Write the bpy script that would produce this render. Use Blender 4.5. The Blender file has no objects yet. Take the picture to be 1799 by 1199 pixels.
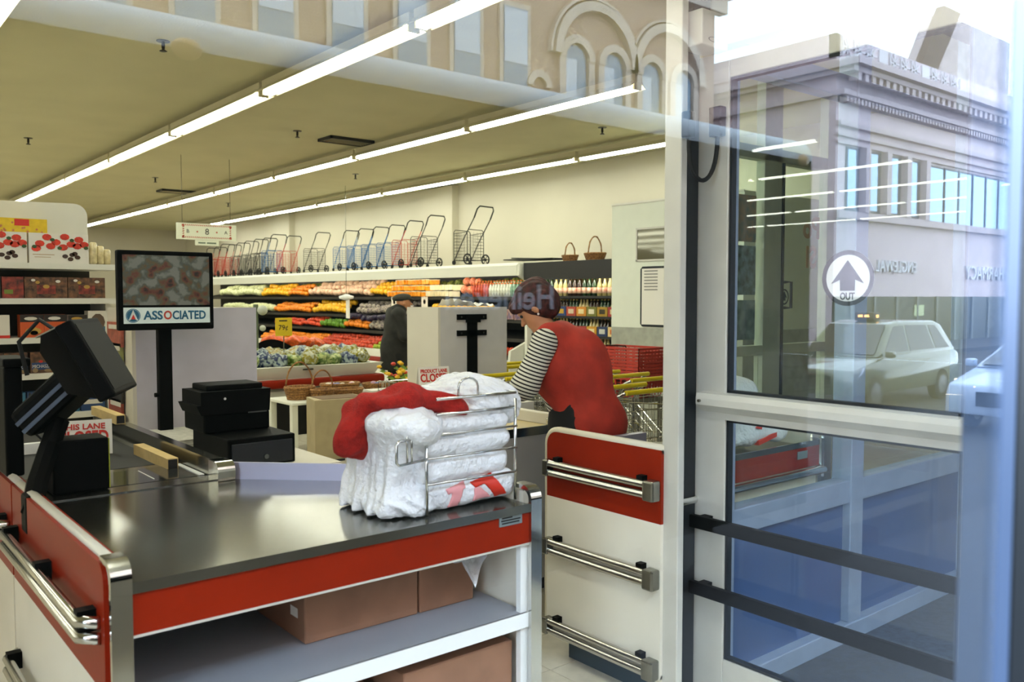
import bpy, bmesh, math, random
import numpy as np
from mathutils import Matrix, Vector, Euler

random.seed(7); RNG = np.random.default_rng(7)
S = bpy.context.scene
COL = S.collection
R = math.radians
PI = math.pi

# ------------------------------------------------------------------ camera
cd = bpy.data.cameras.new('camera'); cam = bpy.data.objects.new('camera', cd); COL.objects.link(cam)
cam.location = (0, 0, 1.58)
cam.rotation_euler = (R(90 - 2.885), 0, R(-39.42))
cd.sensor_width = 36; cd.lens = 1518 / 1799 * 36
cd.clip_start = 0.05; cd.clip_end = 300
cd.dof.use_dof = True; cd.dof.focus_distance = 4.6; cd.dof.aperture_fstop = 4.0
S.camera = cam
# ------------------------------------------------------------------ world (even pale overcast sky), exposure
SKY = 11.0
TUBE = 26.0
w = bpy.data.worlds.new('sky'); S.world = w; w.use_nodes = True
bg = w.node_tree.nodes['Background']; bg.inputs[0].default_value = (0.66, 0.83, 1.0, 1); bg.inputs[1].default_value = SKY
vs = S.view_settings
vs.view_transform = 'Standard'; vs.look = 'None'; vs.exposure = 0.17; vs.gamma = 1; vs.use_curve_mapping = False
S.cycles.max_bounces = 8; S.cycles.transparent_max_bounces = 24
S.cycles.sample_clamp_indirect = 6

# ------------------------------------------------------------------ helpers
def lin(h):
    if isinstance(h, str):
        h = h.lstrip('#'); c = [int(h[i:i+2], 16)/255 for i in (0, 2, 4)]
        return tuple(x/12.92 if x <= .04045 else ((x+.055)/1.055)**2.4 for x in c)
    return tuple(h[:3])
MATS = {}
def M(name, col='#808080', rough=.5, metal=0., var=0., scale=10., bump=0., spec=.5, emit=0., col2=None, bscale=None, coat=0., sharp=.15):
    if name in MATS: return MATS[name]
    m = bpy.data.materials.new(name); m.use_nodes = True; nt = m.node_tree; n = nt.nodes; l = nt.links
    b = n['Principled BSDF']; c = lin(col)
    b.inputs['Roughness'].default_value = rough; b.inputs['Metallic'].default_value = metal
    b.inputs['Specular IOR Level'].default_value = spec; b.inputs['Coat Weight'].default_value = coat
    b.inputs['Base Color'].default_value = (*c, 1)
    tc = None
    if var or bump or col2:
        tc = n.new('ShaderNodeTexCoord'); nz = n.new('ShaderNodeTexNoise'); nz.inputs['Scale'].default_value = scale; nz.inputs['Detail'].default_value = 4
        l.new(tc.outputs['Object'], nz.inputs['Vector'])
        if var or col2:
            cr = n.new('ShaderNodeValToRGB'); c2 = lin(col2) if col2 else None
            a = c if col2 else tuple(x*(1-var) for x in c); z = c2 if col2 else tuple(min(1, x*(1+var)) for x in c)
            cr.color_ramp.elements[0].position = .5-sharp; cr.color_ramp.elements[1].position = .5+sharp
            cr.color_ramp.elements[0].color = (*a, 1); cr.color_ramp.elements[1].color = (*z, 1)
            l.new(nz.outputs['Fac'], cr.inputs['Fac']); l.new(cr.outputs['Color'], b.inputs['Base Color'])
        if bump:
            nb = nz
            if bscale:
                nb = n.new('ShaderNodeTexNoise'); nb.inputs['Scale'].default_value = bscale; nb.inputs['Detail'].default_value = 3
                l.new(tc.outputs['Object'], nb.inputs['Vector'])
            bp = n.new('ShaderNodeBump'); bp.inputs['Strength'].default_value = bump; bp.inputs['Distance'].default_value = .01
            l.new(nb.outputs['Fac'], bp.inputs['Height']); l.new(bp.outputs['Normal'], b.inputs['Normal'])
    if emit:
        b.inputs['Emission Color'].default_value = (*c, 1); b.inputs['Emission Strength'].default_value = emit
    MATS[name] = m; return m
def glass_mat(name, f0=.045, tint=(1, 1, 1), gain=.96):
    m = bpy.data.materials.new(name); m.use_nodes = True; nt = m.node_tree; n = nt.nodes; l = nt.links
    n.clear(); o = n.new('ShaderNodeOutputMaterial'); lw = n.new('ShaderNodeLayerWeight'); lw.inputs['Blend'].default_value = .5
    p = n.new('ShaderNodeMath'); p.operation = 'POWER'; p.inputs[1].default_value = 5; l.new(lw.outputs['Facing'], p.inputs[0])
    a = n.new('ShaderNodeMath'); a.operation = 'MULTIPLY_ADD'; a.inputs[1].default_value = gain; a.inputs[2].default_value = f0; l.new(p.outputs[0], a.inputs[0])
    t = n.new('ShaderNodeBsdfTransparent'); t.inputs[0].default_value = (*tint, 1)
    g = n.new('ShaderNodeBsdfGlossy'); g.inputs['Roughness'].default_value = 0.0
    x = n.new('ShaderNodeMixShader'); l.new(a.outputs[0], x.inputs[0]); l.new(t.outputs[0], x.inputs[1]); l.new(g.outputs[0], x.inputs[2]); l.new(x.outputs[0], o.inputs[0])
    MATS[name] = m; return m
def emis(name, col, k):
    m = bpy.data.materials.new(name); m.use_nodes = True; n = m.node_tree.nodes; n.clear()
    o = n.new('ShaderNodeOutputMaterial'); e = n.new('ShaderNodeEmission'); e.inputs[0].default_value = (*lin(col), 1); e.inputs[1].default_value = k
    m.node_tree.links.new(e.outputs[0], o.inputs[0]); MATS[name] = m; return m

class MB:
    def __init__(s): s.v = []; s.f = []; s.m = []
    def add(s, vs_, fs, mi=0):
        o = len(s.v); s.v += [tuple(map(float, p)) for p in vs_]; s.f += [tuple(i+o for i in f) for f in fs]; s.m += [mi]*len(fs); return s
    def box(s, x0, x1, y0, y1, z0, z1, mi=0):
        return s.add([(x, y, z) for x in (x0, x1) for y in (y0, y1) for z in (z0, z1)],
                     [(0, 1, 3, 2), (4, 6, 7, 5), (0, 4, 5, 1), (2, 3, 7, 6), (0, 2, 6, 4), (1, 5, 7, 3)], mi)
    def rbox(s, x0, x1, y0, y1, z0, z1, r=.01, seg=2, mi=0):
        bm = bmesh.new(); bmesh.ops.create_cube(bm, size=1)
        for v in bm.verts: v.co = Vector(((x0+x1)/2+v.co.x*(x1-x0), (y0+y1)/2+v.co.y*(y1-y0), (z0+z1)/2+v.co.z*(z1-z0)))
        bmesh.ops.bevel(bm, geom=list(bm.edges), offset=r, segments=seg, profile=.5, affect='EDGES')
        bm.verts.index_update(); s.add([v.co for v in bm.verts], [[v.index for v in f.verts] for f in bm.faces], mi); bm.free(); return s
    def obox(s, c, half, rot, mi=0):
        n = len(s.v); s.box(-half[0], half[0], -half[1], half[1], -half[2], half[2], mi)
        m = Euler(rot).to_matrix()
        for i in range(n, len(s.v)): s.v[i] = tuple(m @ Vector(s.v[i]) + Vector(c))
        return s
    def prism(s, poly, ax, lo, hi, mi=0):
        n = len(poly)
        def P(a, b, t): return {'x': (t, a, b), 'y': (a, t, b), 'z': (a, b, t)}[ax]
        s.add([P(a, b, lo) for a, b in poly]+[P(a, b, hi) for a, b in poly],
              [tuple(range(n)), tuple(range(2*n-1, n-1, -1))]+[(i, i+n, (i+1) % n+n, (i+1) % n) for i in range(n)], mi); return s
    def cyl(s, p0, p1, r, n=10, r1=None, mi=0): return s.tube([p0, p1], r, n, rs=[r, r if r1 is None else r1], mi=mi)
    def tube(s, path, r, n=6, closed=False, rs=None, mi=0):
        P = [Vector(p) for p in path]; k = len(P); rings = []; up = None
        for i, p in enumerate(P):
            if closed: t = P[(i+1) % k]-P[i-1]
            else: t = P[min(i+1, k-1)]-P[max(i-1, 0)]
            t.normalize()
            if up is None:
                up = Vector((0, 0, 1)) if abs(t.z) < .9 else Vector((1, 0, 0))
            a = t.cross(up)
            if a.length < 1e-5: a = t.orthogonal()
            a.normalize(); b = a.cross(t); up = b
            rr = rs[i] if rs else r
            rings.append([p+a*math.cos(2*PI*j/n)*rr+b*math.sin(2*PI*j/n)*rr for j in range(n)])
        vs_ = [q for g in rings for q in g]; fs = []
        for i in range(k if closed else k-1):
            for j in range(n):
                i2 = (i+1) % k; fs.append((i*n+j, i*n+(j+1) % n, i2*n+(j+1) % n, i2*n+j))
        if not closed: fs += [tuple(range(n-1, -1, -1)), tuple(range((k-1)*n, k*n))]
        return s.add(vs_, fs, mi)
    def lathe(s, prof, c=(0, 0, 0), n=12, mi=0):
        vs_ = []; fs = []; k = len(prof)
        for r, z in prof:
            vs_ += [(c[0]+max(r, 1e-4)*math.cos(2*PI*j/n), c[1]+max(r, 1e-4)*math.sin(2*PI*j/n), c[2]+z) for j in range(n)]
        for i in range(k-1):
            for j in range(n): fs.append((i*n+j, i*n+(j+1) % n, (i+1)*n+(j+1) % n, (i+1)*n+j))
        fs += [tuple(range(n-1, -1, -1)), tuple(range((k-1)*n, k*n))]
        return s.add(vs_, fs, mi)
    def sphere(s, c, r, nu=10, nv=7, mi=0):
        if not hasattr(r, '__len__'): r = (r, r, r)
        vs_ = [(c[0], c[1], c[2]-r[2])]; fs = []
        for i in range(1, nv):
            t = PI*i/nv
            vs_ += [(c[0]+r[0]*math.sin(t)*math.cos(2*PI*j/nu), c[1]+r[1]*math.sin(t)*math.sin(2*PI*j/nu), c[2]-r[2]*math.cos(t)) for j in range(nu)]
        vs_.append((c[0], c[1], c[2]+r[2])); e = len(vs_)-1
        for j in range(nu):
            fs.append((0, 1+(j+1) % nu, 1+j)); fs.append((e, e-nu+j, e-nu+(j+1) % nu))
            for i in range(nv-2): fs.append((1+i*nu+j, 1+i*nu+(j+1) % nu, 1+(i+1)*nu+(j+1) % nu, 1+(i+1)*nu+j))
        return s.add(vs_, fs, mi)
    def disc(s, c, ru, rv, u=(1, 0, 0), v=(0, 0, 1), n=16, r0=0, th=.001, mi=0):
        """flat disc (or ring) of thickness th in the plane u, v"""
        c = Vector(c); u = Vector(u); v = Vector(v); w_ = u.cross(v)*th
        o = [c+u*ru*math.cos(2*PI*j/n)+v*rv*math.sin(2*PI*j/n) for j in range(n)]
        if not r0:
            return s.add(o+[p+w_ for p in o], [tuple(range(n-1, -1, -1)), tuple(range(n, 2*n))]+[(j, (j+1) % n, n+(j+1) % n, n+j) for j in range(n)], mi)
        q = [c+u*ru*r0*math.cos(2*PI*j/n)+v*rv*r0*math.sin(2*PI*j/n) for j in range(n)]
        A = o+q+[p+w_ for p in o]+[p+w_ for p in q]; fs = []
        for j in range(n):
            k = (j+1) % n
            fs += [(j, n+j, n+k, k), (2*n+j, 2*n+k, 3*n+k, 3*n+j), (j, k, 2*n+k, 2*n+j), (n+j, 3*n+j, 3*n+k, n+k)]
        return s.add(A, fs, mi)
    def grid(s, fn, nu, nv, mi=0):
        vs_ = [fn(i/nu, j/nv) for i in range(nu+1) for j in range(nv+1)]
        return s.add(vs_, [(i*(nv+1)+j, (i+1)*(nv+1)+j, (i+1)*(nv+1)+j+1, i*(nv+1)+j+1) for i in range(nu) for j in range(nv)], mi)
    def rot(s, rz=0, c=(0, 0, 0), rx=0, ry=0, start=0):
        m = Euler((rx, ry, rz)).to_matrix(); c = Vector(c)
        for i in range(start, len(s.v)): s.v[i] = tuple(m @ (Vector(s.v[i])-c)+c)
        return s
    def build(s, name, mat, parent=None, local=False, smooth=False, **k):
        me = bpy.data.meshes.new(name); me.from_pydata(s.v, [], s.f)
        for m_ in (mat if isinstance(mat, (list, tuple)) else [mat]): me.materials.append(m_)
        if any(s.m): me.polygons.foreach_set('material_index', s.m)
        return finish(name, me, parent, local, smooth, **k)
def wloc(o):
    v = Vector((0, 0, 0))
    while o is not None: v += o.location; o = o.parent
    return v
def finish(name, me, parent=None, local=False, smooth=False, **k):
    if smooth:
        me.polygons.foreach_set('use_smooth', [True]*len(me.polygons))
        if smooth != True: me.set_sharp_from_angle(angle=R(smooth))
    o = bpy.data.objects.new(name, me); COL.objects.link(o)
    if parent is not None:
        if not local: me.transform(Matrix.Translation(-wloc(parent)))
        o.parent = parent
    elif not local and len(me.vertices):
        a = np.empty(len(me.vertices)*3); me.vertices.foreach_get('co', a); a = a.reshape(-1, 3); lo = a.min(0); hi = a.max(0)
        c = Vector(((lo[0]+hi[0])/2, (lo[1]+hi[1])/2, lo[2])); me.transform(Matrix.Translation(-c)); o.location = c
    me.update(); tag(o, **k); return o
def tag(o, label=None, cat=None, group=None, kind=None):
    if label: o['label'] = label
    if cat: o['category'] = cat
    if group: o['group'] = group
    if kind: o['kind'] = kind
    return o
def thing(name, label, cat, loc=(0, 0, 0), rz=0, group=None, kind=None):
    o = bpy.data.objects.new(name, None); COL.objects.link(o); o.location = loc; o.rotation_euler = (0, 0, rz); o.empty_display_size = .05
    return tag(o, label, cat, group, kind)
def copy_tree(o, parent=None):
    c = o.copy(); COL.objects.link(c); c.parent = parent
    for ch in o.children: copy_tree(ch, c)
    return c
def text(name, s_, size, loc, rot, mat, parent=None, ext=.001, align='CENTER', width=None, bold=0., **k):
    cu = bpy.data.curves.new('t', 'FONT'); cu.body = s_; cu.size = size; cu.extrude = ext; cu.align_x = align; cu.align_y = 'CENTER'; cu.resolution_u = 3; cu.offset = bold*size
    ob = bpy.data.objects.new('t', cu); me = bpy.data.meshes.new_from_object(ob); bpy.data.objects.remove(ob)
    if width:
        xs = [v.co.x for v in me.vertices]; kx = width/(max(xs)-min(xs))
        for v in me.vertices: v.co.x *= kx
    me.transform(Matrix.Translation(Vector(loc)) @ Euler(rot).to_matrix().to_4x4()); me.materials.clear(); me.materials.append(mat)
    return finish(name, me, parent, **k)
FACE_FRONT = (PI/2, 0, 0)        # readable from -Y
FACE_SIDE = (PI/2, 0, -PI/2)     # readable from -X
FACE_STREET = (PI/2, 0, PI)      # readable from +Y

# implicit surfaces (for bodies, cloth and bags): smooth unions meshed with surface nets
def sd_cap(P, a, b, ra, rb):
    a = np.array(a, float); b = np.array(b, float); d = b-a; t = np.clip(((P-a) @ d)/max(d @ d, 1e-9), 0, 1)
    return np.linalg.norm(P-a-t[..., None]*d, axis=-1)-(ra+(rb-ra)*t)
def sd_ell(P, c, r, rot=None):
    q = P-np.array(c, float)
    if rot is not None: q = q @ np.array(Euler(rot).to_matrix())
    r = np.array(r, float); k0 = np.linalg.norm(q/r, axis=-1); k1 = np.linalg.norm(q/(r*r), axis=-1)
    return k0*(k0-1)/np.maximum(k1, 1e-9)
def sd_box(P, c, h, r=.0, rot=None):
    q = P-np.array(c, float)
    if rot is not None: q = q @ np.array(Euler(rot).to_matrix())
    q = np.abs(q)-(np.array(h, float)-r)
    return np.linalg.norm(np.maximum(q, 0), axis=-1)+np.minimum(q.max(-1), 0)-r
def smin(a, b, k=.03):
    h = np.clip(.5+.5*(b-a)/k, 0, 1); return b+(a-b)*h-k*h*(1-h)
def su(ds, k=.03):
    o = ds[0]
    for d in ds[1:]: o = smin(o, d, k)
    return o
def surfnet(fn, lo, hi, h):
    lo = np.array(lo, float); n = np.ceil((np.array(hi)-lo)/h).astype(int)+1
    G = np.stack(np.meshgrid(*[lo[i]+h*np.arange(n[i]) for i in range(3)], indexing='ij'), -1)
    V = fn(G); s_ = V < 0
    c = [s_[i:n[0]-1+i, j:n[1]-1+j, k:n[2]-1+k] for i in (0, 1) for j in (0, 1) for k in (0, 1)]
    cnt = sum(x.astype(np.int8) for x in c); act = (cnt > 0) & (cnt < 8); idx = np.argwhere(act)
    ids = -np.ones(act.shape, int); ids[act] = np.arange(len(idx))
    acc = np.zeros((len(idx), 3)); num = np.zeros(len(idx))
    cor = [(i, j, k) for i in (0, 1) for j in (0, 1) for k in (0, 1)]
    for a in range(8):
        for b in range(a+1, 8):
            A = np.array(cor[a]); B = np.array(cor[b])
            if np.abs(A-B).sum() != 1: continue
            va = V[tuple((idx+A).T)]; vb = V[tuple((idx+B).T)]; x = (va < 0) != (vb < 0)
            t = np.where(x, va/np.where(x, va-vb, 1), 0); acc += np.where(x[:, None], A+(B-A)*t[:, None], 0); num += x
    vv = lo+h*(idx+acc/num[:, None]); F = []
    for ax in range(3):
        sl0 = [slice(None)]*3; sl1 = [slice(None)]*3; sl0[ax] = slice(0, -1); sl1[ax] = slice(1, None)
        e = s_[tuple(sl0)] != s_[tuple(sl1)]; E_ = np.argwhere(e); u, v = (ax+1) % 3, (ax+2) % 3
        ok = (E_[:, u] > 0) & (E_[:, v] > 0) & (E_[:, u] < n[u]-1) & (E_[:, v] < n[v]-1); E_ = E_[ok]
        ins = s_[tuple(E_.T)]
        du = np.zeros(3, int); du[u] = 1; dv = np.zeros(3, int); dv[v] = 1
        q = np.stack([ids[tuple((E_-du-dv).T)], ids[tuple((E_-dv).T)], ids[tuple(E_.T)], ids[tuple((E_-du).T)]], 1)
        q[~ins] = q[~ins][:, ::-1]; F.append(q)
    return vv, np.concatenate(F)
def sdf_mesh(name, fn, lo, hi, h, mat, parent=None, local=False, **k):
    vv, F = surfnet(fn, lo, hi, h)
    me = bpy.data.meshes.new(name); me.from_pydata(vv.tolist(), [], F.tolist()); me.materials.append(mat)
    return finish(name, me, parent, local, True, **k)
def sd_poly(P, poly, i=0, j=2):
    d = -1e9; n_ = len(poly); ar_ = sum(poly[k][0]*poly[(k+1) % n_][1]-poly[(k+1) % n_][0]*poly[k][1] for k in range(n_))
    for k in range(n_):
        a, b = poly[k], poly[(k+1) % n_]; e = math.hypot(b[0]-a[0], b[1]-a[1]); s_ = 1 if ar_ > 0 else -1
        d = np.maximum(d, s_*((P[..., i]-a[0])*(b[1]-a[1])-(P[..., j]-a[1])*(b[0]-a[0]))/e)
    return d
def crinkle(P, f, a, seed=0):
    r = np.random.default_rng(seed); o = 0; Q = P+.012*np.sin(P[..., [1, 2, 0]]*f*.35+1.3)
    for i in range(5):
        d = r.normal(size=3); d /= np.linalg.norm(d); o = o+np.abs(np.sin(Q @ d*f*(.7+.25*i)+r.uniform(0, 6)))
    return (o/5-.64)*a*2.2
def wob(P, f, a, seed=0):
    r = np.random.default_rng(seed); o = 0
    for i in range(4):
        d = r.normal(size=3); d /= np.linalg.norm(d); o = o+np.sin(P @ d*f*(1+.5*i)+r.uniform(0, 6))/(1+.5*i)
    return o*a

# ------------------------------------------------------------------ materials
glass = glass_mat('window_glass', .055)
glass_in = glass_mat('door_glass', .028, (.97, 1, .99))
white_paint = M('white_paint', '#d6d4c8', .55, var=.04, scale=3)
ceil_m = M('ceiling_paint', '#c4bf9c', .85, var=.04, scale=1.5, bump=.15, bscale=60)
wall_m = M('wall_paint', '#cbc5b2', .8, var=.03, scale=1.2)
steel = M('brushed_steel', '#86857e', .17, .95, var=.1, scale=3)
chrome = M('chrome', '#c9c9c6', .14, 1.)
alu = M('anodised_aluminium', '#c9c6bc', .42, .2, var=.05, scale=6)
alu_d = M('dark_bronze', '#1b2026', .45, .4)
red_lam = M('red_laminate', '#841e05', .4, var=.06, scale=4, spec=.15)
cream_lam = M('cream_laminate', '#d8d2c2', .5, var=.03, scale=5, spec=.2)
grey_lam = M('grey_laminate', '#b4b2ae', .5, var=.04, scale=5, spec=.2)
black_pl = M('black_plastic', '#070707', .6, var=.2, scale=20, spec=.08)
rubber = M('black_rubber', '#0a0a0a', .8)
belt_m = M('belt_rubber', '#17181a', .65, var=.2, scale=30)
card = M('cardboard', '#8e664d', .8, var=.08, scale=9)
card_d = M('cardboard_flap', '#7d5844', .85, var=.1, scale=9)
tape_m = M('packing_tape', '#b08f6c', .25)
white_pl = M('white_plastic', '#e9ebea', .4)
lav_cast = M('daylight_cast_panel', '#c4c0cb', .55, var=.05, scale=9)  # white panel; the daylight's lavender cast is put into this colour
paper = M('white_paper', '#e8e4da', .7)
ink = M('black_ink', '#101010', .6)
redink = M('red_ink', '#c42a1c', .6)
yellow_pl = M('yellow_plastic', '#d9c010', .35)
# ------------------------------------------------------------------ the shop shell
SLAB = {'floor': ('pale speckled vinyl tile floor of the shop', 'floor'), 'ceiling': ('flat beige painted shop ceiling', 'ceiling'), 'wall_right': ('cream wall above the produce case', 'wall'), 'wall_back': ('cream wall at the far end of the shop', 'wall'),
        'wall_left': ('cream side wall beyond the aisles', 'wall'), 'wall_front': ('stone shopfront around the window', 'wall'), 'trim_1': ('blurred blue-grey window post close to the camera', 'post'), 'trim_2': ('dark strip beside the blue-grey window post', 'trim'),
        'trim_3': ('slim aluminium post between two shop windows', 'post'), 'trim_4': ('aluminium corner post of the shop window', 'post'), 'trim_5': ('slim aluminium post beside the exit door', 'post'), 'trim_6': ('dark gap strip between post and exit door', 'trim'),
        'trim_7': ('aluminium header cover above the door hinge', 'trim'), 'trim_8': ('dark strip above the door header', 'trim'), 'over_door_wall': ('grey panel above the exit door', 'wall'), 'vestibule_wall': ('grey-blue end wall of the entrance vestibule', 'wall'),
        'vestibule_ceiling': ('dark ceiling of the entrance vestibule', 'ceiling'), 'entrance_floor': ('dark entrance mat floor of the vestibule', 'floor'), 'sidewalk': ('grey sidewalk in front of the shop window', 'sidewalk'), 'street': ('dark asphalt street', 'street'),
        'far_sidewalk': ('grey sidewalk across the street', 'sidewalk'), 'far_ground': ('dark ground behind the buildings across the street', 'ground')}
def struct(name, mb, mat, parent=None, smooth=False, label=None):
    lb_, ct_ = SLAB.get(name, (None, None)) if not parent else (label, None)
    return mb.build(name, mat, parent, smooth=smooth, kind=None if parent else 'structure', label=lb_, cat=ct_)
floor_m = M('floor_vinyl', '#b5ab96', .35, var=.06, scale=6)
tile_m = M('floor_tile', '#cfc8b6', .3, var=.08, scale=14)
fl = struct('floor', MB().box(-16, 8.9, .3, 26, -.2, -.008), floor_m)
tile_mesh = MB().box(-.1505, .1505, -.1505, .1505, -.008, 0).build('tile', tile_m, fl, local=True)
first = True
tspots = [(1.95+.305*i, 1.3+.305*j) for i in range(3) for j in range(10)] + [(3.45+.305*i, 6.6+.305*j) for i in range(5) for j in range(10)]
floc = wloc(fl)
for x, y in tspots:
    t = tile_mesh if first else tile_mesh.copy()
    if not first: COL.objects.link(t); t.parent = fl
    first = False; t.location = Vector((x, y, 0))-floc
struct('ceiling', MB().box(-16, 8.9, .3, 26, 3.52, 3.75), ceil_m)
wr = struct('wall_right', MB().box(8.8, 9.1, .3, 26, 0, 3.52), wall_m)
for y0, y1 in ((12.15, 13.15), (18.55, 19.5)):
    struct('pilaster', MB().box(8.66, 8.8, y0, y1, 0, 3.5), wall_m, wr)
struct('wall_back', MB().box(-16, 8.8, 25.8, 26, 0, 3.52), wall_m)
struct('wall_left', MB().box(-16.2, -16, .3, 26, 0, 3.6), wall_m)
facade_m = M('shopfront_stone', '#8d8a86', .7, var=.1, scale=3)
wf = MB().box(-16, .8, .2, .4, -.6, .48).box(-16, 2.66, .2, .4, 3.2, 7.5).box(2.66, 12, .2, .4, 2.9, 7.5).box(-16, -5.4, .2, .4, .48, 3.2).box(.8, 2.6, .2, .4, -.6, .48).box(5.25, 12, .2, .4, 0, 2.9)
struct('wall_front', wf, facade_m)
# shop window: panes and posts
def window(n, x0, x1, z0=.48, z1=3.2, label=None):
    wd = thing('window_%d' % n, ('large clear shop window in front of the checkout', 'shop window further left of the checkout', 'shop window between post and vestibule')[n-1], 'window', ((x0+x1)/2, .3, z0), kind='structure')
    MB().box(x0, x1, .297, .303, z0, z1).build('pane', glass, wd, label='clear shop window pane mirroring the street outside')
    for za, zb in ((z0-.03, z0+.02), (z1-.02, z1+.03)): MB().box(x0, x1, .297, .34, za, zb).build('frame', alu, wd)
    return wd
window(1, -2.3, .776)
window(2, -5.35, -2.36)
window(3, .935, 2.6)
post_m = M('window_post_aluminium', '#566a8c', .4, .3)
p = MB().rbox(.776, .810, .297, .330, 0, 3.3, .003)
struct('trim_1', p, post_m)
struct('trim_2', MB().rbox(.810, .935, .297, .330, 0, 3.3, .003), alu_d)
struct('trim_3', MB().rbox(-2.36, -2.3, .25, .36, .4, 3.3, .006), alu)
struct('trim_4', MB().rbox(2.6, 2.7, .25, .36, 0, 3.3, .006), alu)
# ------------------------------------------------------------------ vestibule: post, exit door, glazed partition
vp = MB().rbox(2.515, 2.55, 2.08, 2.16, 0, 3.52, .004)
struct('trim_5', vp, alu)
struct('trim_6', MB().box(2.60, 2.69, 2.14, 2.19, 0, 3.52), alu_d)
hd = struct('trim_7', MB().rbox(2.565, 2.72, 2.03, 2.14, 2.505, 2.635, .006), alu)
MB().disc((2.63, 2.029, 2.53), .03, .009, (1, 0, 0), (0, 0, 1), 20, r0=.86).build('maker_plate', ink, hd)
struct('trim_8', MB().box(2.60, 2.70, 2.10, 2.135, 2.64, 3.52), alu_d)
struct('over_door_wall', MB().box(2.715, 2.765, .4, 2.14, 2.53, 3.52), M('transom_panel', '#a8a695', .6, .1, var=.05))
DX0, DX1 = 2.70, 2.745
dr = thing('exit_door', 'aluminium framed glass exit door with a round OUT arrow sticker', 'door', (DX0, 1.6, 0))
MB().rbox(DX0, DX1, 2.008, 2.155, .02, 2.50, .004).build('stile', alu, dr)
MB().rbox(DX0, DX1, 1.03, 1.14, .02, 2.50, .004).build('stile', alu, dr)
MB().rbox(DX0, DX1, 1.14, 2.008, 2.40, 2.50, .004).build('top_rail', alu, dr)
MB().rbox(DX0, DX1, 1.14, 2.008, .02, .185, .004).build('bottom_rail', alu, dr)
mr = MB().prism([(DX0-.05, 1.195), (DX0-.045, 1.215), (DX0, 1.218), (DX1, 1.218), (DX1, 1.115), (DX0-.004, 1.115), (DX0-.006, 1.14), (DX0-.03, 1.155), (DX0-.05, 1.17)], 'y', 1.06, 2.11)
mr.build('middle_rail', alu, dr)
MB().cyl((DX0-.06, 2.09, 1.185), (DX0-.045, 2.09, 1.185), .006, 8).build('screw', steel, dr)
g1 = MB().box(2.719, 2.725, 1.14, 2.008, 1.218, 2.40).build('upper_pane', glass_in, dr)
MB().box(2.719, 2.725, 1.14, 2.008, .185, 1.115).build('lower_pane', glass_in, dr)
gk = MB()
for z0, z1 in ((1.218, 2.40), (.185, 1.115)):
    gk.box(DX0+.008, DX1-.008, 1.998, 2.008, z0, z1).box(DX0+.008, DX1-.008, 1.14, 1.15, z0, z1).box(DX0+.008, DX1-.008, 1.14, 2.008, z0, z0+.01).box(DX0+.008, DX1-.008, 1.14, 2.008, z1-.01, z1)
gk.build('glazing_gasket', alu_d, dr)
for z in (.715, .455):
    b = MB().rbox(2.635, 2.66, 1.08, 2.125, z-.025, z+.025, .004).build('guard_bar', black_pl, dr)
    MB().box(2.66, DX0, 2.06, 2.10, z-.02, z+.02).box(2.66, DX0, 1.07, 1.11, z-.02, z+.02).build('bracket', black_pl, b)
# sticker on the upper pane
sx = 2.716; cy_, cz_ = 1.53, 1.645
u_, v_ = (0, -1, 0), (0, 0, 1)
st = MB().disc((sx, cy_, cz_), .0935, .0935, u_, v_, 40, th=-.001).build('sticker', M('sticker_white', '#d9dcda', .5), dr, label='round white sticker with black ring, arrow and the word OUT')
MB().disc((sx-.0012, cy_, cz_), .0935, .0935, u_, v_, 40, r0=.84, th=-.001).build('ring', ink, st)
ar = MB(); T = lambda a, b: (cy_-a, cz_+b)
ar.prism([T(0, .06), T(.058, -.018), T(.027, -.005), T(.026, -.042), T(-.026, -.042), T(-.027, -.005), T(-.058, -.018)], 'x', sx-.0025, sx-.0012)
ar.build('arrow', M('sticker_ink', '#1a1418', .6), st)
text('lettering', 'OUT', .034, (sx-.0012, cy_, cz_-.062), FACE_SIDE, ink, st, width=.052, bold=.015)
# cable loop that feeds the door
lp = thing('door_cable_loop', 'black cable loop hanging between the aluminium post and the door', 'cable', (2.56, 2.04, 2.0))
MB().rbox(2.512, 2.552, 2.045, 2.08, 2.165, 2.26, .004).build('junction_box', black_pl, lp)
MB().rbox(2.665, 2.70, 2.02, 2.075, 2.185, 2.295, .004).build('junction_box', black_pl, lp)
pts = []
A = Vector((2.532, 2.06, 2.17)); B = Vector((2.68, 2.045, 2.19))
for i in range(17):
    t = i/16; a = PI*t
    q = A.lerp(B, .5-.5*math.cos(a)); q.z -= .165*math.sin(a)**.8
    pts.append(q)
MB().tube(pts, .0085, 8).build('cable', rubber, lp, smooth=True)
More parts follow.
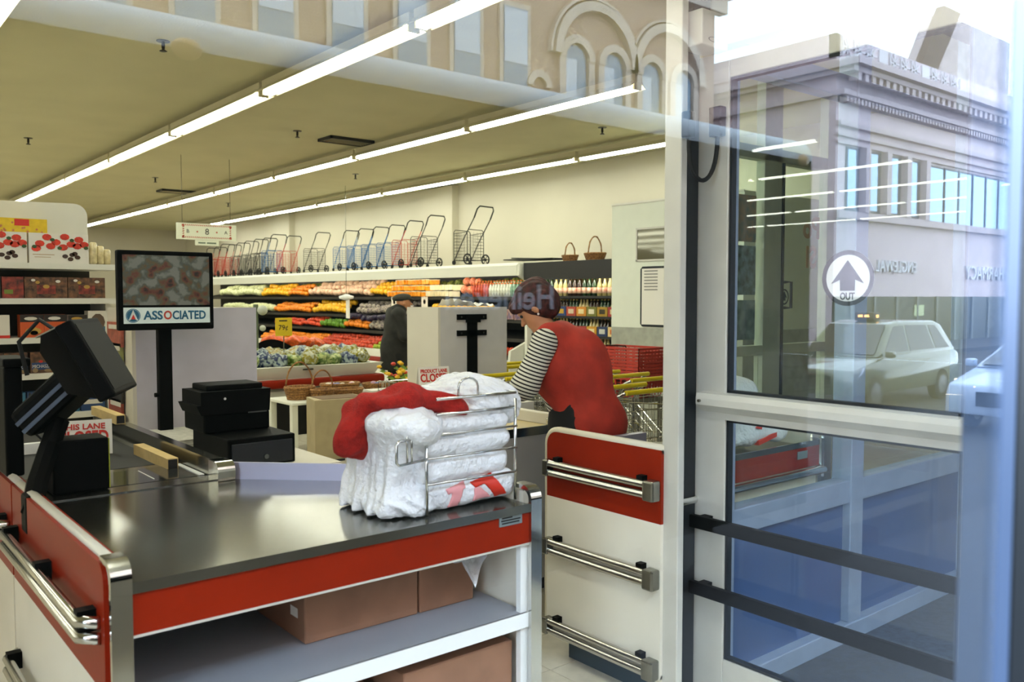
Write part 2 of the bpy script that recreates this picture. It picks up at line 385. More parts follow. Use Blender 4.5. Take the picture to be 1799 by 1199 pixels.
# partition facing the street: sill, mullions, kick panels, panes
part_m = M('partition_aluminium', '#8f9db4', .4, .3, var=.05)
kick_m = M('kick_panel', '#2f4d7c', .5, .1, var=.05, scale=3)
pt = thing('vestibule_partition', 'glazed aluminium partition with blue kick panels behind the exit door', 'partition', (4, 2.08, 0), kind='structure')
MB().rbox(2.75, 5.25, 2.04, 2.12, .64, .745, .005).build('sill', part_m, pt)
MB().rbox(2.75, 5.25, 2.02, 2.14, 0, .085, .005).build('floor_rail', part_m, pt)
MB().rbox(2.75, 5.25, 2.04, 2.12, 2.46, 2.56, .005).build('head_rail', part_m, pt)
for x0, x1 in ((2.75, 2.80), (3.67, 3.78), (4.86, 4.96), (5.15, 5.25)):
    MB().rbox(x0, x1, 2.03, 2.13, .085, 3.52, .005).build('mullion', part_m, pt)
for x0, x1 in ((2.80, 3.67), (3.78, 4.86), (4.96, 5.15)):
    MB().box(x0, x1, 2.07, 2.09, .085, .64).build('panel', kick_m, pt)
    MB().box(x0, x1, 2.077, 2.083, .745, 2.46).build('pane', glass_in, pt)
    MB().box(x0, x1, 2.077, 2.083, 2.56, 3.52).build('pane', glass_in, pt)
struct('vestibule_wall', MB().box(5.25, 5.35, .4, 2.14, 0, 2.9), M('vestibule_wall', '#4f5c72', .7, var=.05))
struct('vestibule_ceiling', MB().box(2.77, 5.25, .4, 2.03, 2.9, 3.0), M('vestibule_ceiling', '#4f4a44', .8))
struct('entrance_floor', MB().box(2.75, 5.25, .4, 2.02, -.03, .006), M('entrance_mat', '#2a3444', .9, var=.2, scale=40, bump=.3))
ed = thing('window_4', 'glazed street front of the vestibule', 'window', (4, .3, 0), kind='structure')
MB().box(2.7, 5.25, .26, .34, 2.35, 2.45).box(2.7, 5.25, .26, .34, 0, .1).box(3.9, 4.0, .26, .34, 0, 2.9).box(5.15, 5.25, .26, .34, 0, 2.9).build('frame', alu, ed)
MB().box(4.0, 5.15, .297, .303, .1, 2.9).build('pane', glass, ed)
# glazed screen further in, with its own swing door
scn = thing('glazed_screen', 'aluminium glazed screen with posters behind the cart corral', 'screen', (6.0, 3.92, 0))
alu_g = M('screen_aluminium', '#b7bba6', .45, .2, var=.05)
MB().rbox(5.67, 5.90, 3.88, 3.96, 0, 3.3, .005).build('post', alu_g, scn)
MB().rbox(5.25, 5.30, 3.88, 3.96, 0, 3.3, .005).build('post', alu_g, scn)
MB().rbox(6.55, 6.72, 3.88, 3.96, 0, 3.3, .005).build('post', alu_g, scn)
MB().rbox(5.30, 5.67, 3.88, 3.96, 1.14, 1.215, .004).build('rail', alu_g, scn)
MB().rbox(5.90, 6.55, 3.88, 3.96, 1.14, 1.215, .004).build('rail', alu_g, scn)
MB().rbox(5.30, 6.55, 3.88, 3.96, 2.62, 2.72, .004).build('rail', alu_g, scn)
for x0, x1 in ((5.30, 5.67), (5.90, 6.55)):
    MB().box(x0, x1, 3.917, 3.923, 1.215, 2.62).build('pane', glass_in, scn)
    MB().box(x0, x1, 3.917, 3.923, .1, 1.14).build('pane', glass_in, scn)
MB().box(5.90, 5.925, 3.87, 3.97, .1, 2.62).build('door_edge', alu_d, scn)
MB().tube([(5.98, 3.9, 1.70), (5.98, 3.84, 1.70), (5.98, 3.84, 1.50), (5.98, 3.9, 1.50)], .012, 8).build('pull_handle', alu_d, scn)
s2 = MB().disc((6.0, 3.914, 1.585), .062, .062, (1, 0, 0), (0, 0, 1), 28, r0=.82).build('sticker', M('sticker_blue', '#1c3340', .6), scn)
MB().prism([(6.0, 1.63), (6.036, 1.575), (6.016, 1.585), (6.016, 1.555), (5.984, 1.555), (5.984, 1.585), (5.964, 1.575)], 'y', 3.912, 3.914).build('arrow', MATS['sticker_blue'], s2)
peach = M('peach_letters', '#d8a680', .6)
text('lettering', 'Po\nSl', .24, (6.40, 3.93, 2.02), FACE_STREET, peach, scn, width=.24, bold=.035)
pm = [M('poster_peach', '#c99a7a', .7, col2='#7e8a86', scale=14), M('poster_blue', '#8fa3a8', .7, col2='#48524f', scale=18), M('poster_grey', '#9aa59c', .7, col2='#5c6a70', scale=12)]
for k, (z0, z1) in enumerate(((2.0, 2.35), (1.6, 1.97), (1.26, 1.56))):
    po = MB().box(5.325, 5.63, 3.925, 3.93, z0, z1).build('poster', pm[k], scn)
# ------------------------------------------------------------------ ceiling lights
tube_m = emis('lit_tube', (.97, 1.0, .85), TUBE)
house = M('fixture_housing', '#cbc3a4', .5)
YJ = [.55+2.43*i for i in range(10)]
def make_light():
    o = thing('fluorescent_light', 'bare twin-tube ceiling strip light', 'light')
    MB().prism([(-.10, .035), (-.045, .085), (-.045, .14), (.045, .14), (.045, .085), (.10, .035), (.10, .04), (.05, .10), (-.05, .10), (-.10, .04)][:6]+[(.095, .03), (.035, .075), (-.035, .075), (-.095, .03)], 'y', .03, 2.40).build('housing', house, o, local=True)
    for x in (-.026, .026): MB().cyl((x, .06, .035), (x, 2.37, .035), .021, 8).build('tube', tube_m, o, local=True, smooth=40)
    for y in (.035, 2.375): MB().box(-.045, .045, y, y+.02, .015, .08).build('lampholder', house, o, local=True)
    return o
LROW = {3.22: 'second row from the left', 5.57: 'third row from the left', 7.85: 'row along the produce wall', .98: 'leftmost row'}
proto = make_light(); used = False
for xr in (.98, 3.22, 5.57, 7.85, -1.3, -3.55, -5.8, -8.1, -10.6, -13.2):
    ends = {3.22: [2.48+2.43*i for i in range(7)], 5.57: [5.05+2.43*i for i in range(8)], 7.85: [5.75+2.43*i for i in range(7)], .98: YJ[:9], -1.3: YJ[2:9]}.get(xr, YJ[2:9])
    for iy, y in enumerate(ends):
        o = proto if not used else copy_tree(proto)
        used = True; o.location = (xr, y, 3.335)
        o['group'] = 'ceiling strip lights'
        o['label'] = '%s twin-tube strip light from the window, in the %s' % (('first', 'second', 'third', 'fourth', 'fifth', 'sixth', 'seventh', 'eighth', 'ninth')[iy], LROW.get(xr, 'row over aisle %d' % int((1-xr)/2.2)))
# conduit lines, sprinklers, vents
spk_m = M('sprinkler_metal', '#3a352c', .4, .6)
for k, (x, y) in enumerate(((2.18, 6.81), (4.53, 9.45), (7.13, 7.05), (2.2, 11.95), (4.49, 14.55), (6.8, 12.15), (6.84, 17.5))):
    lab = ('over the front checkout', 'over the island display', 'near the walk-in cooler', 'over the candy shelf', 'above the hanging aisle sign', 'over the black folding carts', 'at the far end of the produce wall')[k]
    o = thing('sprinkler', 'dark ceiling sprinkler head %s' % lab, 'sprinkler', (x, y, 3.44), group='ceiling sprinklers')
    MB().lathe([(.05, .075), (.05, .08)], (x, y, 3.44), 12).build('escutcheon', spk_m, o)
    MB().lathe([(.012, .02), (.014, .05), (.01, .075)], (x, y, 3.44), 8).build('stem', spk_m, o)
    MB().lathe([(.02, 0), (.03, .004), (.004, .02)], (x, y, 3.44), 10).build('deflector', spk_m, o)
for x, y0, y1, lab in ((5.88, 6.4, 20, 'thin dark conduit running beside the third row of lights'), (8.12, 7.2, 22, 'thin dark conduit running beside the wall row of lights')):
    MB().cyl((x, y0, 3.505), (x, y1, 3.505), .011, 8).build('ceiling_conduit', spk_m, label=lab, cat='conduit')
vent_m = M('vent_dark', '#2c2820', .6)
for x, y, a, lab in ((5.25, 9.6, 0, 'dark square ceiling vent above the produce aisle'), (5.33, 16.1, 0, 'dark ceiling vent far back over the aisle')):
    o = thing('ceiling_vent', lab, 'vent', (x, y, 3.48))
    MB().box(x-.27, x+.27, y-.14, y+.14, 3.505, 3.52).build('backing', vent_m, o)
    fr = MB().box(x-.3, x+.3, y-.17, y-.14, 3.485, 3.52).box(x-.3, x+.3, y+.14, y+.17, 3.485, 3.52).box(x-.3, x-.27, y-.17, y+.17, 3.485, 3.52).box(x+.27, x+.3, y-.17, y+.17, 3.485, 3.52)
    fr.build('frame', vent_m, o)
    for i in range(5): MB().obox((x, y-.11+.055*i, 3.497), (.27, .02, .002), (.5, 0, 0)).build('slat', house, o)
# ------------------------------------------------------------------ checkout lane one: bagging counter
def arc(c, r, a0, a1, n=6): return [(c[0]+r*math.cos(R(a0+(a1-a0)*i/n)), c[1]+r*math.sin(R(a0+(a1-a0)*i/n))) for i in range(n+1)]
def side_panel(parent, x0, x1, y0, y1, ztop, zsplit, zbot, rn, rf, bumpers, far_round=True):
    """checkout side panel: red over cream, metal edging, double-tube bumper rails on the -X side"""
    def outline(a, b, r1, r2, lo):
        p = [(a, lo), (b, lo)]
        p += (arc((b-r2, ztop-r2), r2, 0, 90) if r2 else [(b, ztop)]); p += (arc((a+r1, ztop-r1), r1, 90, 180) if r1 else [(a, ztop)]); return p
    MB().prism(outline(y0, y1, rn, rf, zsplit), 'x', x0, x1).build('red_panel', red_lam, parent)
    MB().prism([(y0, zbot), (y1, zbot), (y1, zsplit), (y0, zsplit)], 'x', x0, x1).build('cream_panel', cream_lam, parent)
    path = [(y1, zbot)]+(arc((y1-rf, ztop-rf), rf, 0, 90) if rf else [(y1, ztop)])+(arc((y0+rn, ztop-rn), rn, 90, 180) if rn else [(y0, ztop)])
    MB().tube([((x0+x1)/2, a, b) for a, b in path], .016, 6).build('edge_trim', alu, parent, smooth=True)
    for z, ya, yb in bumpers:
        m = MB()
        for dz in (-.02, .02): m.tube([(x0-.002, ya+.01, z+dz), (x0-.04, ya+.05, z+dz), (x0-.04, yb-.05, z+dz), (x0-.002, yb-.01, z+dz)], .016, 8)
        b = m.build('bumper_rail', chrome, parent, smooth=True)
        k = MB()
        for t in (.06, .5, .94): k.box(x0-.045, x0, ya+(yb-ya)*t-.018, ya+(yb-ya)*t+.018, z-.012, z+.045)
        k.build('rail_bracket', black_pl, b)
bc = thing('bagging_counter', 'steel-topped checkout counter with red front and open shelves below', 'counter', (1.23, 2.7, 0))
top_poly = [(.60, 2.2), (1.885, 2.2), (1.885, 2.64), (1.25, 3.25), (.60, 3.25)]
MB().prism(top_poly, 'z', .868, .88).build('steel_top', steel, bc)
MB().box(.60, 1.885, 2.192, 2.204, .855, .884).build('top_edge', steel, bc)
MB().box(.60, 1.885, 2.203, 2.225, .748, .856).build('front_panel', red_lam, bc)
MB().box(.60, 1.885, 2.20, 2.225, .742, .748).build('panel_edge', alu, bc)
n_ = Vector((1.25-1.885, 3.25-2.64, 0)).normalized(); nn = Vector((n_.y, -n_.x, 0))*-1
lipm = M('lip_steel', '#a09db0', .35, .5)
def slab(a, b, th, z0, z1, mat, name, parent):
    d = (Vector(b)-Vector(a)).normalized(); q = Vector((-d.y, d.x, 0))*th
    A, B = Vector(a), Vector(b)
    return MB().prism([(A.x, A.y), (B.x, B.y), (B.x+q.x, B.y+q.y), (A.x+q.x, A.y+q.y)], 'z', z0, z1).build(name, mat, parent)
slab((1.885, 2.64, 0), (1.25, 3.25, 0), -.012, .82, .945, lipm, 'raised_lip', bc)
side_panel(bc, .548, .60, 2.24, 3.42, .925, .60, .05, .05, .0, [(.755, 2.26, 3.40), (.32, 2.26, 3.40)])
# chrome corner posts that curl over the top
for x0, x1, nm in ((.552, .602, 1), (1.885, 1.932, 2)):
    m = MB().prism([(2.19, 0), (2.19, .90)]+[(a, b) for a, b in arc((2.235, .895), .045, 180, 90)]+[(2.285, .94), (2.285, .925), (2.24, .925)]+arc((2.235, .895), .03, 90, 180)+[(2.205, 0)], 'x', x0, x1)
    m.build('corner_post', chrome, bc)
MB().box(1.90, 1.925, 2.25, 2.68, .05, .915).build('end_panel', cream_lam, bc)
MB().box(1.86, 1.90, 2.217, 2.24, .05, .742).build('inner_post', white_pl, bc)
MB().box(.60, 1.885, 2.21, 2.9, .49, .505).build('shelf', M('shelf_grey', '#9d9fa6', .5, .2), bc)
MB().box(.60, 1.885, 2.205, 2.215, .455, .505).build('shelf_lip', white_pl, bc)
MB().box(.60, 1.885, 2.21, 2.9, .05, .065).build('bottom_shelf', MATS['shelf_grey'], bc)
MB().box(.60, 1.885, 2.88, 2.9, .065, .868).build('back_panel', grey_lam, bc)
MB().box(.62, 1.88, 2.24, 2.88, 0, .05).build('plinth', alu_d, bc)
lb = MB().box(1.755, 1.852, 2.1995, 2.203, .822, .868).build('maker_label', M('label_silver', '#7f8a8c', .4, .3), bc)
pl_ = MB()
for k, (a_, b_) in enumerate(((1.765, 1.842), (1.765, 1.81), (1.762, 1.845), (1.765, 1.84))): pl_.box(a_, b_, 2.199, 2.2, .856-.009*k, .861-.009*k)
pl_.build('print', ink, lb)
# scan plate and belt behind the bagging top
bl = thing('checkout_belt', 'dark rubber checkout belt with chrome-capped side rail beside register', 'conveyor', (.9, 4.1, 0))
MB().box(.60, 1.25, 3.25, 4.98, .1, .86).build('cabinet', grey_lam, bl)
MB().box(.62, 1.17, 3.72, 4.98, .86, .882).build('belt', belt_m, bl)
sp_ = MB().box(.60, 1.25, 3.252, 3.70, .86, .884).build('scan_plate', steel, bl)
MB().box(.84, 1.20, 3.36, 3.64, .884, .8855).build('scan_glass', M('scan_glass', '#2b2c2a', .08, spec=.8), sp_)
MB().box(.84, .845, 3.36, 3.64, .8855, .887).box(1.02, 1.024, 3.40, 3.6, .8855, .887).box(1.18, 1.2, 3.36, 3.64, .8855, .889).build('scan_frame', white_pl, sp_)
m = MB().box(1.205, 1.25, 3.27, 4.98, .86, .955); m.build('side_rail', steel, bl)
MB().prism([(3.20, .905)]+arc((3.235, .92), .035, 180, 90)+[(3.3, .955), (3.3, .86), (3.235, .86)]+arc((3.235, .895), .035, 270, 180), 'x', 1.195, 1.262).build('rail_cap', chrome, bl)
side_panel(bl, .548, .60, 3.44, 4.98, .925, .60, .05, 0, .05, [(.755, 3.46, 4.95)])
wood_m = M('divider_wood', '#c9ae74', .5, var=.1, scale=20)
for (x, y0, y1, lab) in ((1.145, 3.56, 4.02, 'pale wooden lane divider bar lying nearest the scan plate'), (1.20, 4.50, 4.97, 'pale wooden divider bar resting on the rail near the lavender panel')):
    z = .882 if x < 1.17 else .955
    o = thing('divider_bar', lab, 'divider', (x, (y0+y1)/2, z))
    MB().prism([(x-.022, z), (x+.022, z), (x+.022, z+.045), (x-.022, z+.045)], 'y', y0+.003, y1).build('bar', wood_m, o)
    MB().box(x-.018, x+.018, y0, y0+.004, z+.004, z+.041).build('end_cap', ink, o)
# side counter with drawer, printer, monitor
sc = thing('register_stand', 'white-topped register side counter', 'counter', (1.56, 4.2, 0))
MB().box(1.265, 1.90, 3.55, 4.95, .80, .825).build('top', cream_lam, sc)
MB().box(1.29, 1.70, 3.85, 4.95, .0, .80).build('body', grey_lam, sc)
dw = thing('cash_drawer', 'black cash drawer with round keyhole lock', 'cash drawer', (1.57, 3.85, .825))
MB().rbox(1.42, 1.735, 3.68, 4.12, .826, .958, .006).build('case', black_pl, dw)
MB().rbox(1.435, 1.72, 3.672, 3.69, .836, .935, .004).build('drawer_front', M('drawer_face', '#11161f', .5), dw)
MB().cyl((1.59, 3.672, .868), (1.59, 3.664, .868), .011, 14).build('lock', steel, dw)
prn = thing('receipt_printer', 'black two-tier receipt printer standing on the cash drawer', 'printer', (1.56, 4.0, .958))
MB().rbox(1.395, 1.71, 3.90, 4.16, .959, 1.045, .008).build('base', black_pl, prn)
MB().prism([(1.38, 1.045), (1.705, 1.045), (1.712, 1.15), (1.38, 1.15), (1.38, 1.09), (1.36, 1.09)], 'y', 3.89, 4.14).build('body', black_pl, prn)
MB().rbox(1.42, 1.69, 3.93, 4.12, 1.148, 1.176, .006).build('lid', black_pl, prn)
MB().box(1.60, 1.69, 3.887, 3.892, 1.04, 1.046).build('paper_slot', M('slot_grey', '#4a4a48', .4), prn)
MB().cyl((1.49, 3.892, 1.115), (1.49, 3.887, 1.115), .006, 10).build('status_lamp', white_pl, prn)
np_ = thing('newspaper_pile', 'thin pile of newspapers lying beside the black printer', 'newspaper', (1.47, 4.55, .826))
for i in range(5): MB().box(1.30+.006*i, 1.66-.004*i, 4.3+.01*i, 4.82-.006*i, .827+.009*i, .834+.009*i).build('newspaper', M('newsprint', '#b8b5ab', .8, var=.12, scale=40), np_)
# monitor on pole with screen
mo = thing('display_monitor', 'black monitor on a pole showing a food picture above a white banner', 'monitor', (1.5, 4.72, .826))
MB().rbox(1.245, 1.737, 4.67, 4.715, 1.41, 1.823, .008).build('bezel', black_pl, mo)
MB().rbox(1.46, 1.53, 4.73, 4.78, .83, 1.62, .005).build('pole', black_pl, mo)
MB().box(1.43, 1.56, 4.715, 4.74, 1.52, 1.68).build('mount', black_pl, mo)
MB().cyl((1.46, 4.75, 1.06), (1.44, 4.75, 1.06), .012, 10).build('clamp_knob', black_pl, mo)
MB().box(1.40, 1.59, 4.66, 4.84, .826, .836).build('foot', black_pl, mo)
sm = bpy.data.materials.new('screen_picture'); sm.use_nodes = True; nt = sm.node_tree; n = nt.nodes; l = nt.links
b = n['Principled BSDF']; tc = n.new('ShaderNodeTexCoord'); nz = n.new('ShaderNodeTexNoise'); nz.inputs['Scale'].default_value = 16; nz.inputs['Detail'].default_value = 6
vo = n.new('ShaderNodeTexVoronoi'); vo.inputs['Scale'].default_value = 22
l.new(tc.outputs['Object'], nz.inputs['Vector']); l.new(tc.outputs['Object'], vo.inputs['Vector'])
cr = n.new('ShaderNodeValToRGB'); e = cr.color_ramp.elements
e[0].position = .3; e[0].color = (*lin('#100f0d'), 1); e[1].position = .72; e[1].color = (*lin('#6e6f68'), 1)
for p_, c_ in ((.42, '#2a221b'), (.5, '#5f3226'), (.57, '#554c34'), (.63, '#454c43')): q = e.new(p_); q.color = (*lin(c_), 1)
mx = n.new('ShaderNodeMath'); mx.operation = 'MULTIPLY_ADD'; mx.inputs[1].default_value = .25
l.new(vo.outputs['Distance'], mx.inputs[0]); l.new(nz.outputs['Fac'], mx.inputs[2]); l.new(mx.outputs[0], cr.inputs['Fac'])
l.new(cr.outputs['Color'], b.inputs['Base Color']); l.new(cr.outputs['Color'], b.inputs['Emission Color']); b.inputs['Emission Strength'].default_value = .12; b.inputs['Roughness'].default_value = .35
scr = MB().box(1.27, 1.713, 4.668, 4.671, 1.54, 1.80).build('screen', sm, mo)
bn = MB().box(1.27, 1.713, 4.667, 4.671, 1.445, 1.528).build('banner', M('banner_white', '#b9c4bd', .5, emit=.3), mo)
blu = M('banner_blue', '#1f5f7d', .5)
for s_, x_, w_, m_ in (('ASS', 1.4165, .098, blu), ('O', 1.490, .042, M('banner_red', '#b8402c', .5)), ('CIATED', 1.602, .176, blu)):
    text('lettering', s_, .062, (x_, 4.666, 1.485), FACE_FRONT, m_, bn, ext=.0006, width=w_, bold=.03)
MB().disc((1.316, 4.6665, 1.486), .036, .036, (1, 0, 0), (0, 0, 1), 24, r0=.9).build('logo_ring', blu, bn)
MB().disc((1.316, 4.6668, 1.486), .031, .031, (1, 0, 0), (0, 0, 1), 24).build('logo_disc', blu, bn)
MB().prism([(1.316, 1.516), (1.340, 1.46), (1.325, 1.468), (1.307, 1.468), (1.292, 1.46)], 'y', 4.664, 4.6655).build('logo_arrow', M('logo_white', '#d5ded8', .5), bn)
MB().prism([(1.316, 1.492), (1.327, 1.468), (1.305, 1.468)], 'y', 4.6625, 4.664).build('logo_tip', redink, bn)
# white back panel and its twin, light cast put into their front colours
def back_box(x0, x1, y0, y1, z1, label, mat, smat):
    o = thing('counter_partition', label, 'partition', ((x0+x1)/2, (y0+y1)/2, 0))
    MB().box(x0+.02, x1, y0, y0+.02, .0, z1).build('front_board', mat, o)
    MB().box(x0, x0+.02, y0, y1, .0, z1).build('side_board', smat, o)
    MB().box(x1-.02, x1, y0+.02, y1, .0, z1-.001).build('end_board', smat, o)
    MB().box(x0+.02, x1-.02, y1-.02, y1, .0, z1-.001).build('rear_board', smat, o)
    MB().box(x0+.02, x1-.02, y0+.02, y1-.02, z1-.03, z1-.004).build('cap', smat, o)
    return o
back_box(1.40, 2.115, 5.0, 5.48, 1.52, 'lavender-grey partition behind the monitor pole', lav_cast, cream_lam)
p2 = back_box(3.44, 4.06, 5.0, 5.4, 1.51, 'white and grey partition with a black T bracket', M('partition_dim_front', '#cdc9c6', .55, var=.04), cream_lam)  # front board greyed in colour for the weaker light on that side
br = MB().box(3.69, 3.775, 4.985, 5.0, .93, 1.455).box(3.67, 3.80, 4.978, 4.987, 1.40, 1.46, ).box(3.60, 3.86, 4.985, 5.0, 1.42, 1.46).box(3.60, 3.86, 4.985, 5.0, 1.305, 1.345).box(3.60, 3.87, 4.95, 5.0, .915, .94)
br.build('bracket', black_pl, p2)
sb = MB()
for x in (3.63, 3.83):
    for z in (1.44, 1.325): sb.cyl((x, 4.985, z), (x, 4.981, z), .008, 8)
sb.build('bolt', steel, p2)
cp = MB().grid(lambda u, v: (3.60+.36*u+.01*math.sin(9*v), 5.03+.22*v, 1.512+.05*(1+math.sin(7*u+4*v))*.5*(1-u)+.012*(1+math.sin(19*u+11*v))), 14, 8)
cp.build('crumpled_paper', paper, smooth=True, label='crumpled pale paper lying on top of the white partition', cat='paper')
# closed lane signs
def lane_sign(x, y, z, rz, lines, label, wd=.235, hh=.155):
    o = thing('lane_sign', label, 'sign', (x, y, z), rz)
    MB().box(-wd/2, wd/2, -.002, .002, 0, hh).rot(rx=R(-12)).build('card', paper, o, local=True)
    MB().box(-wd/2, wd/2, .068, .071, 0, hh).rot(rx=R(14), c=(0, .07, 0)).build('back_leaf', paper, o, local=True)
    for t, sz, zz, ww in lines:
        q = text('lettering', t, sz, (0, -.0035, zz), FACE_FRONT, redink, width=ww, bold=.03)
        q.parent = o; me = q.data; me.transform(Matrix.Translation(q.location)); me.transform(Euler((R(-12), 0, 0)).to_matrix().to_4x4()); q.location = (0, 0, 0)
    return o
lane_sign(.94, 4.12, .884, R(-14), [('THIS LANE', .034, .125, .18), ('CLOSED', .075, .077, .205), ('NEXT LANE→', .026, .028, .18)], 'white folded card with red LANE CLOSED lettering on the belt')
lane_sign(3.32, 4.86, .955, R(-8), [('PRODUCT LANE', .034, .125, .2), ('CLOSED', .075, .077, .21)], 'white card with red CLOSED lettering against the white partition')
MB().box(.62, .84, 4.3, 4.34, .884, .93).build('price_strip', white_pl, label='short white plastic strip lying across the belt', cat='strip')
tg = MB().prism([(-.03, -.09), (.03, -.09), (.035, .06), (-.035, .06)], 'y', -.002, .002)
# point of sale: stand, terminal, monitor seen from behind
ps = thing('register_terminal', 'black register terminal with tilted monitor seen from behind', 'register', (.75, 3.3, .884))
MB().rbox(.66, .845, 3.33, 3.47, .885, 1.075, .006).build('cabinet_box', black_pl, ps)
MB().box(.846, .849, 3.335, 3.465, .89, 1.07).build('yellow_edge', M('lime_edge', '#a8b414', .5), ps)
MB().tube([(.57, 3.20, .87), (.60, 3.27, .95), (.66, 3.36, 1.06), (.70, 3.40, 1.14)], .035, 8).build('support_arm', black_pl, ps)
MB().rbox(.545, .60, 3.16, 3.25, .80, .93, .01).build('clamp', black_pl, ps)
# terminal head: slanted keyboard housing with two blue-grey edge strips
def place(mb, c, rx, ry, rz):
    m4 = Matrix.Translation(Vector(c)) @ Euler((rx, ry, rz)).to_matrix().to_4x4()
    mb.v = [tuple(m4 @ Vector(p)) for p in mb.v]; return mb
Cc = (.70, 3.42, 1.205); ro = (0, R(-42), R(-40))
place(MB().rbox(-.125, .125, -.09, .09, -.05, .06, .02), Cc, *ro).build('keyboard_housing', black_pl, ps)
blue_s = M('blue_grey_strip', '#4a5567', .4, .2)
for k in (-.022, .012):
    place(MB().box(-.12, .12, -.093, -.089, k-.007, k+.007), Cc, *ro).build('edge_strip', blue_s, ps)
place(MB().box(-.10, .10, -.07, .07, .0605, .063), Cc, *ro).build('keypad', M('keypad_grey', '#24231f', .5), ps)
# monitor: rear shell with vents, facing away to the upper right
Cm = (.80, 3.27, 1.36); rm = (R(0), R(-28), R(-28))
place(MB().rbox(-.025, .035, -.165, .165, -.14, .15, .008), Cm, *rm).build('monitor', black_pl, ps)
rear = MB().prism([(-.025, -.13), (-.11, -.06), (-.115, .10), (-.085, .15), (-.025, .15)], 'y', -.12, .12)
mrear = place(rear, Cm, *rm).build('monitor_rear', M('rear_shell', '#14120d', .7, spec=.1), ps)
vt = MB()
for k in range(7): vt.box(-.118, -.112, -.09, .09, -.045+.02*k, -.037+.02*k)
place(vt, Cm, *rm).build('vent', M('vent_line', '#262216', .6), ps)
place(MB().box(.035, .037, -.15, .15, -.12, .13), Cm, *rm).build('screen', M('screen_off', '#040404', .5, spec=.05), ps)
place(MB().box(-.10, -.02, -.13, .13, .149, .153), Cm, *rm).build('top_cover', M('top_grey', '#85826f', .5), ps)
MB().tube([(.62, 3.5, 1.30), (.60, 3.52, 1.42), (.66, 3.48, 1.50), (.73, 3.42, 1.44), (.76, 3.36, 1.33)], .008, 6).build('cable', rubber, ps, smooth=True)
MB().tube([(.62, 3.46, 1.24), (.60, 3.43, 1.13), (.64, 3.40, 1.08), (.70, 3.38, 1.07)], .004, 6).build('cable', rubber, ps, smooth=True)
pb = thing('card_reader_post', 'tall black post standing at the edge of the belt', 'post', (.585, 3.66, .926))
MB().rbox(.555, .615, 3.56, 3.76, .927, 1.33, .008).build('post', black_pl, pb)
MB().rbox(.55, .64, 3.54, 3.78, 1.33, 1.36, .006).build('cap', black_pl, pb)
# cardboard boxes under the counter
def carton(x0, x1, y0, y1, z0, z1, label, seam=None, open_top=False):
    o = thing('cardboard_box', label, 'box', ((x0+x1)/2, (y0+y1)/2, z0), group='cartons under the checkout')
    if open_top:
        MB().box(x0, x1, y0, y0+.006, z0, z1).box(x0, x1, y1-.006, y1, z0, z1).box(x0, x0+.006, y0, y1, z0, z1).box(x1-.006, x1, y0, y1, z0, z1).box(x0, x1, y0, y1, z0, z0+.006).build('walls', card, o)
        MB().obox(((x0+x1)/2, y0-.03, z1+.03), ((x1-x0)/2, .045, .002), (R(-35), 0, 0)).build('flap', card_d, o)
    else:
        MB().rbox(x0, x1, y0, y1, z0, z1, .004, 1).build('body', card, o)
        ym = (y0+y1)/2
        MB().box(x0, x1, ym-.03, ym+.03, z1, z1+.001).box(x0-.001, x0, ym-.03, ym+.03, z1-.06, z1).build('tape', tape_m, o)
        MB().box(x0+.002, x1-.002, ym-.001, ym+.001, z1, z1+.0015).build('seam', card_d, o)
        MB().box(x0-.001, x0, y0+.05, y0+.10, z0+.07, z0+.10).build('label', paper, o)
    return o
carton(1.17, 1.585, 2.43, 2.80, .506, .685, 'long brown carton on the upper shelf, darker left end showing')
carton(1.592, 1.82, 2.43, 2.80, .506, .69, 'brown carton at the right end of the upper shelf')
carton(1.42, 1.86, 2.26, 2.66, .066, .40, 'large taped carton on the bottom shelf at the right')
carton(.95, 1.38, 2.32, 2.72, .066, .33, 'brown carton on the bottom shelf, half hidden behind the taped one')
bgm = M('bag_film', '#e4e6ea', .35, spec=.5, bump=1.0, bscale=55)
MB().grid(lambda u, v: (1.52+.3*u, 2.33+.1*v+.02*math.sin(8*u), .70+.035*(1-abs(2*v-1))+.008*math.sin(23*u+9*v)-(.11*max(0, 1-abs(u-.78)*4) if v < .3 else 0)), 26, 8).build('loose_bag', bgm, smooth=True, label='loose white plastic bag on the upper carton, corner hanging down', cat='bag')
# ------------------------------------------------------------------ bag rack, bags and red sweater
rk = thing('bag_rack', 'chrome wire rack holding plastic bags at the counter end', 'rack', (1.7, 2.42, .884))
rkm = MB()
X0, X1, Y0, Y1 = 1.515, 1.88, 2.27, 2.62
for x, y in ((X0, Y0), (X1, Y0), (X1, Y1), (X0, Y1)):
    MB().cyl((x, y, .885), (x, y, 1.235 if x == X1 or y == Y1 else 1.15), .0055, 8).build('upright', chrome, rk, smooth=True)
for z in (.985, 1.068, 1.142): MB().cyl((X0, Y0-.004, z), (X1+.004, Y0-.004, z-.002), .0042, 8).build('wire', chrome, rk, smooth=True)
for z in (1.205, 1.255): MB().tube([(X0+.04, Y0, z), (X1, Y0, z), (X1, Y1, z), (X0+.04, Y1, z)], .005, 8).build('wire', chrome, rk, smooth=True)
MB().tube([(X0, Y0-.004, 1.142), (X0-.12, Y0-.03, 1.14), (X0-.13, Y0-.032, 1.13), (X0-.13, Y0-.032, 1.075), (X0-.12, Y0-.03, 1.066), (X0, Y0-.004, 1.068)], .0045, 8).build('end_loop', chrome, rk, smooth=True)
MB().tube([(X0-.078, Y0-.02, 1.16), (X0-.085, Y0-.022, 1.15), (X0-.085, Y0-.022, 1.07)], .0035, 6).tube([(X0-.06, Y0-.018, 1.16), (X0-.068, Y0-.02, 1.15), (X0-.068, Y0-.02, 1.07)], .0035, 6).build('hook', chrome, rk, smooth=True)
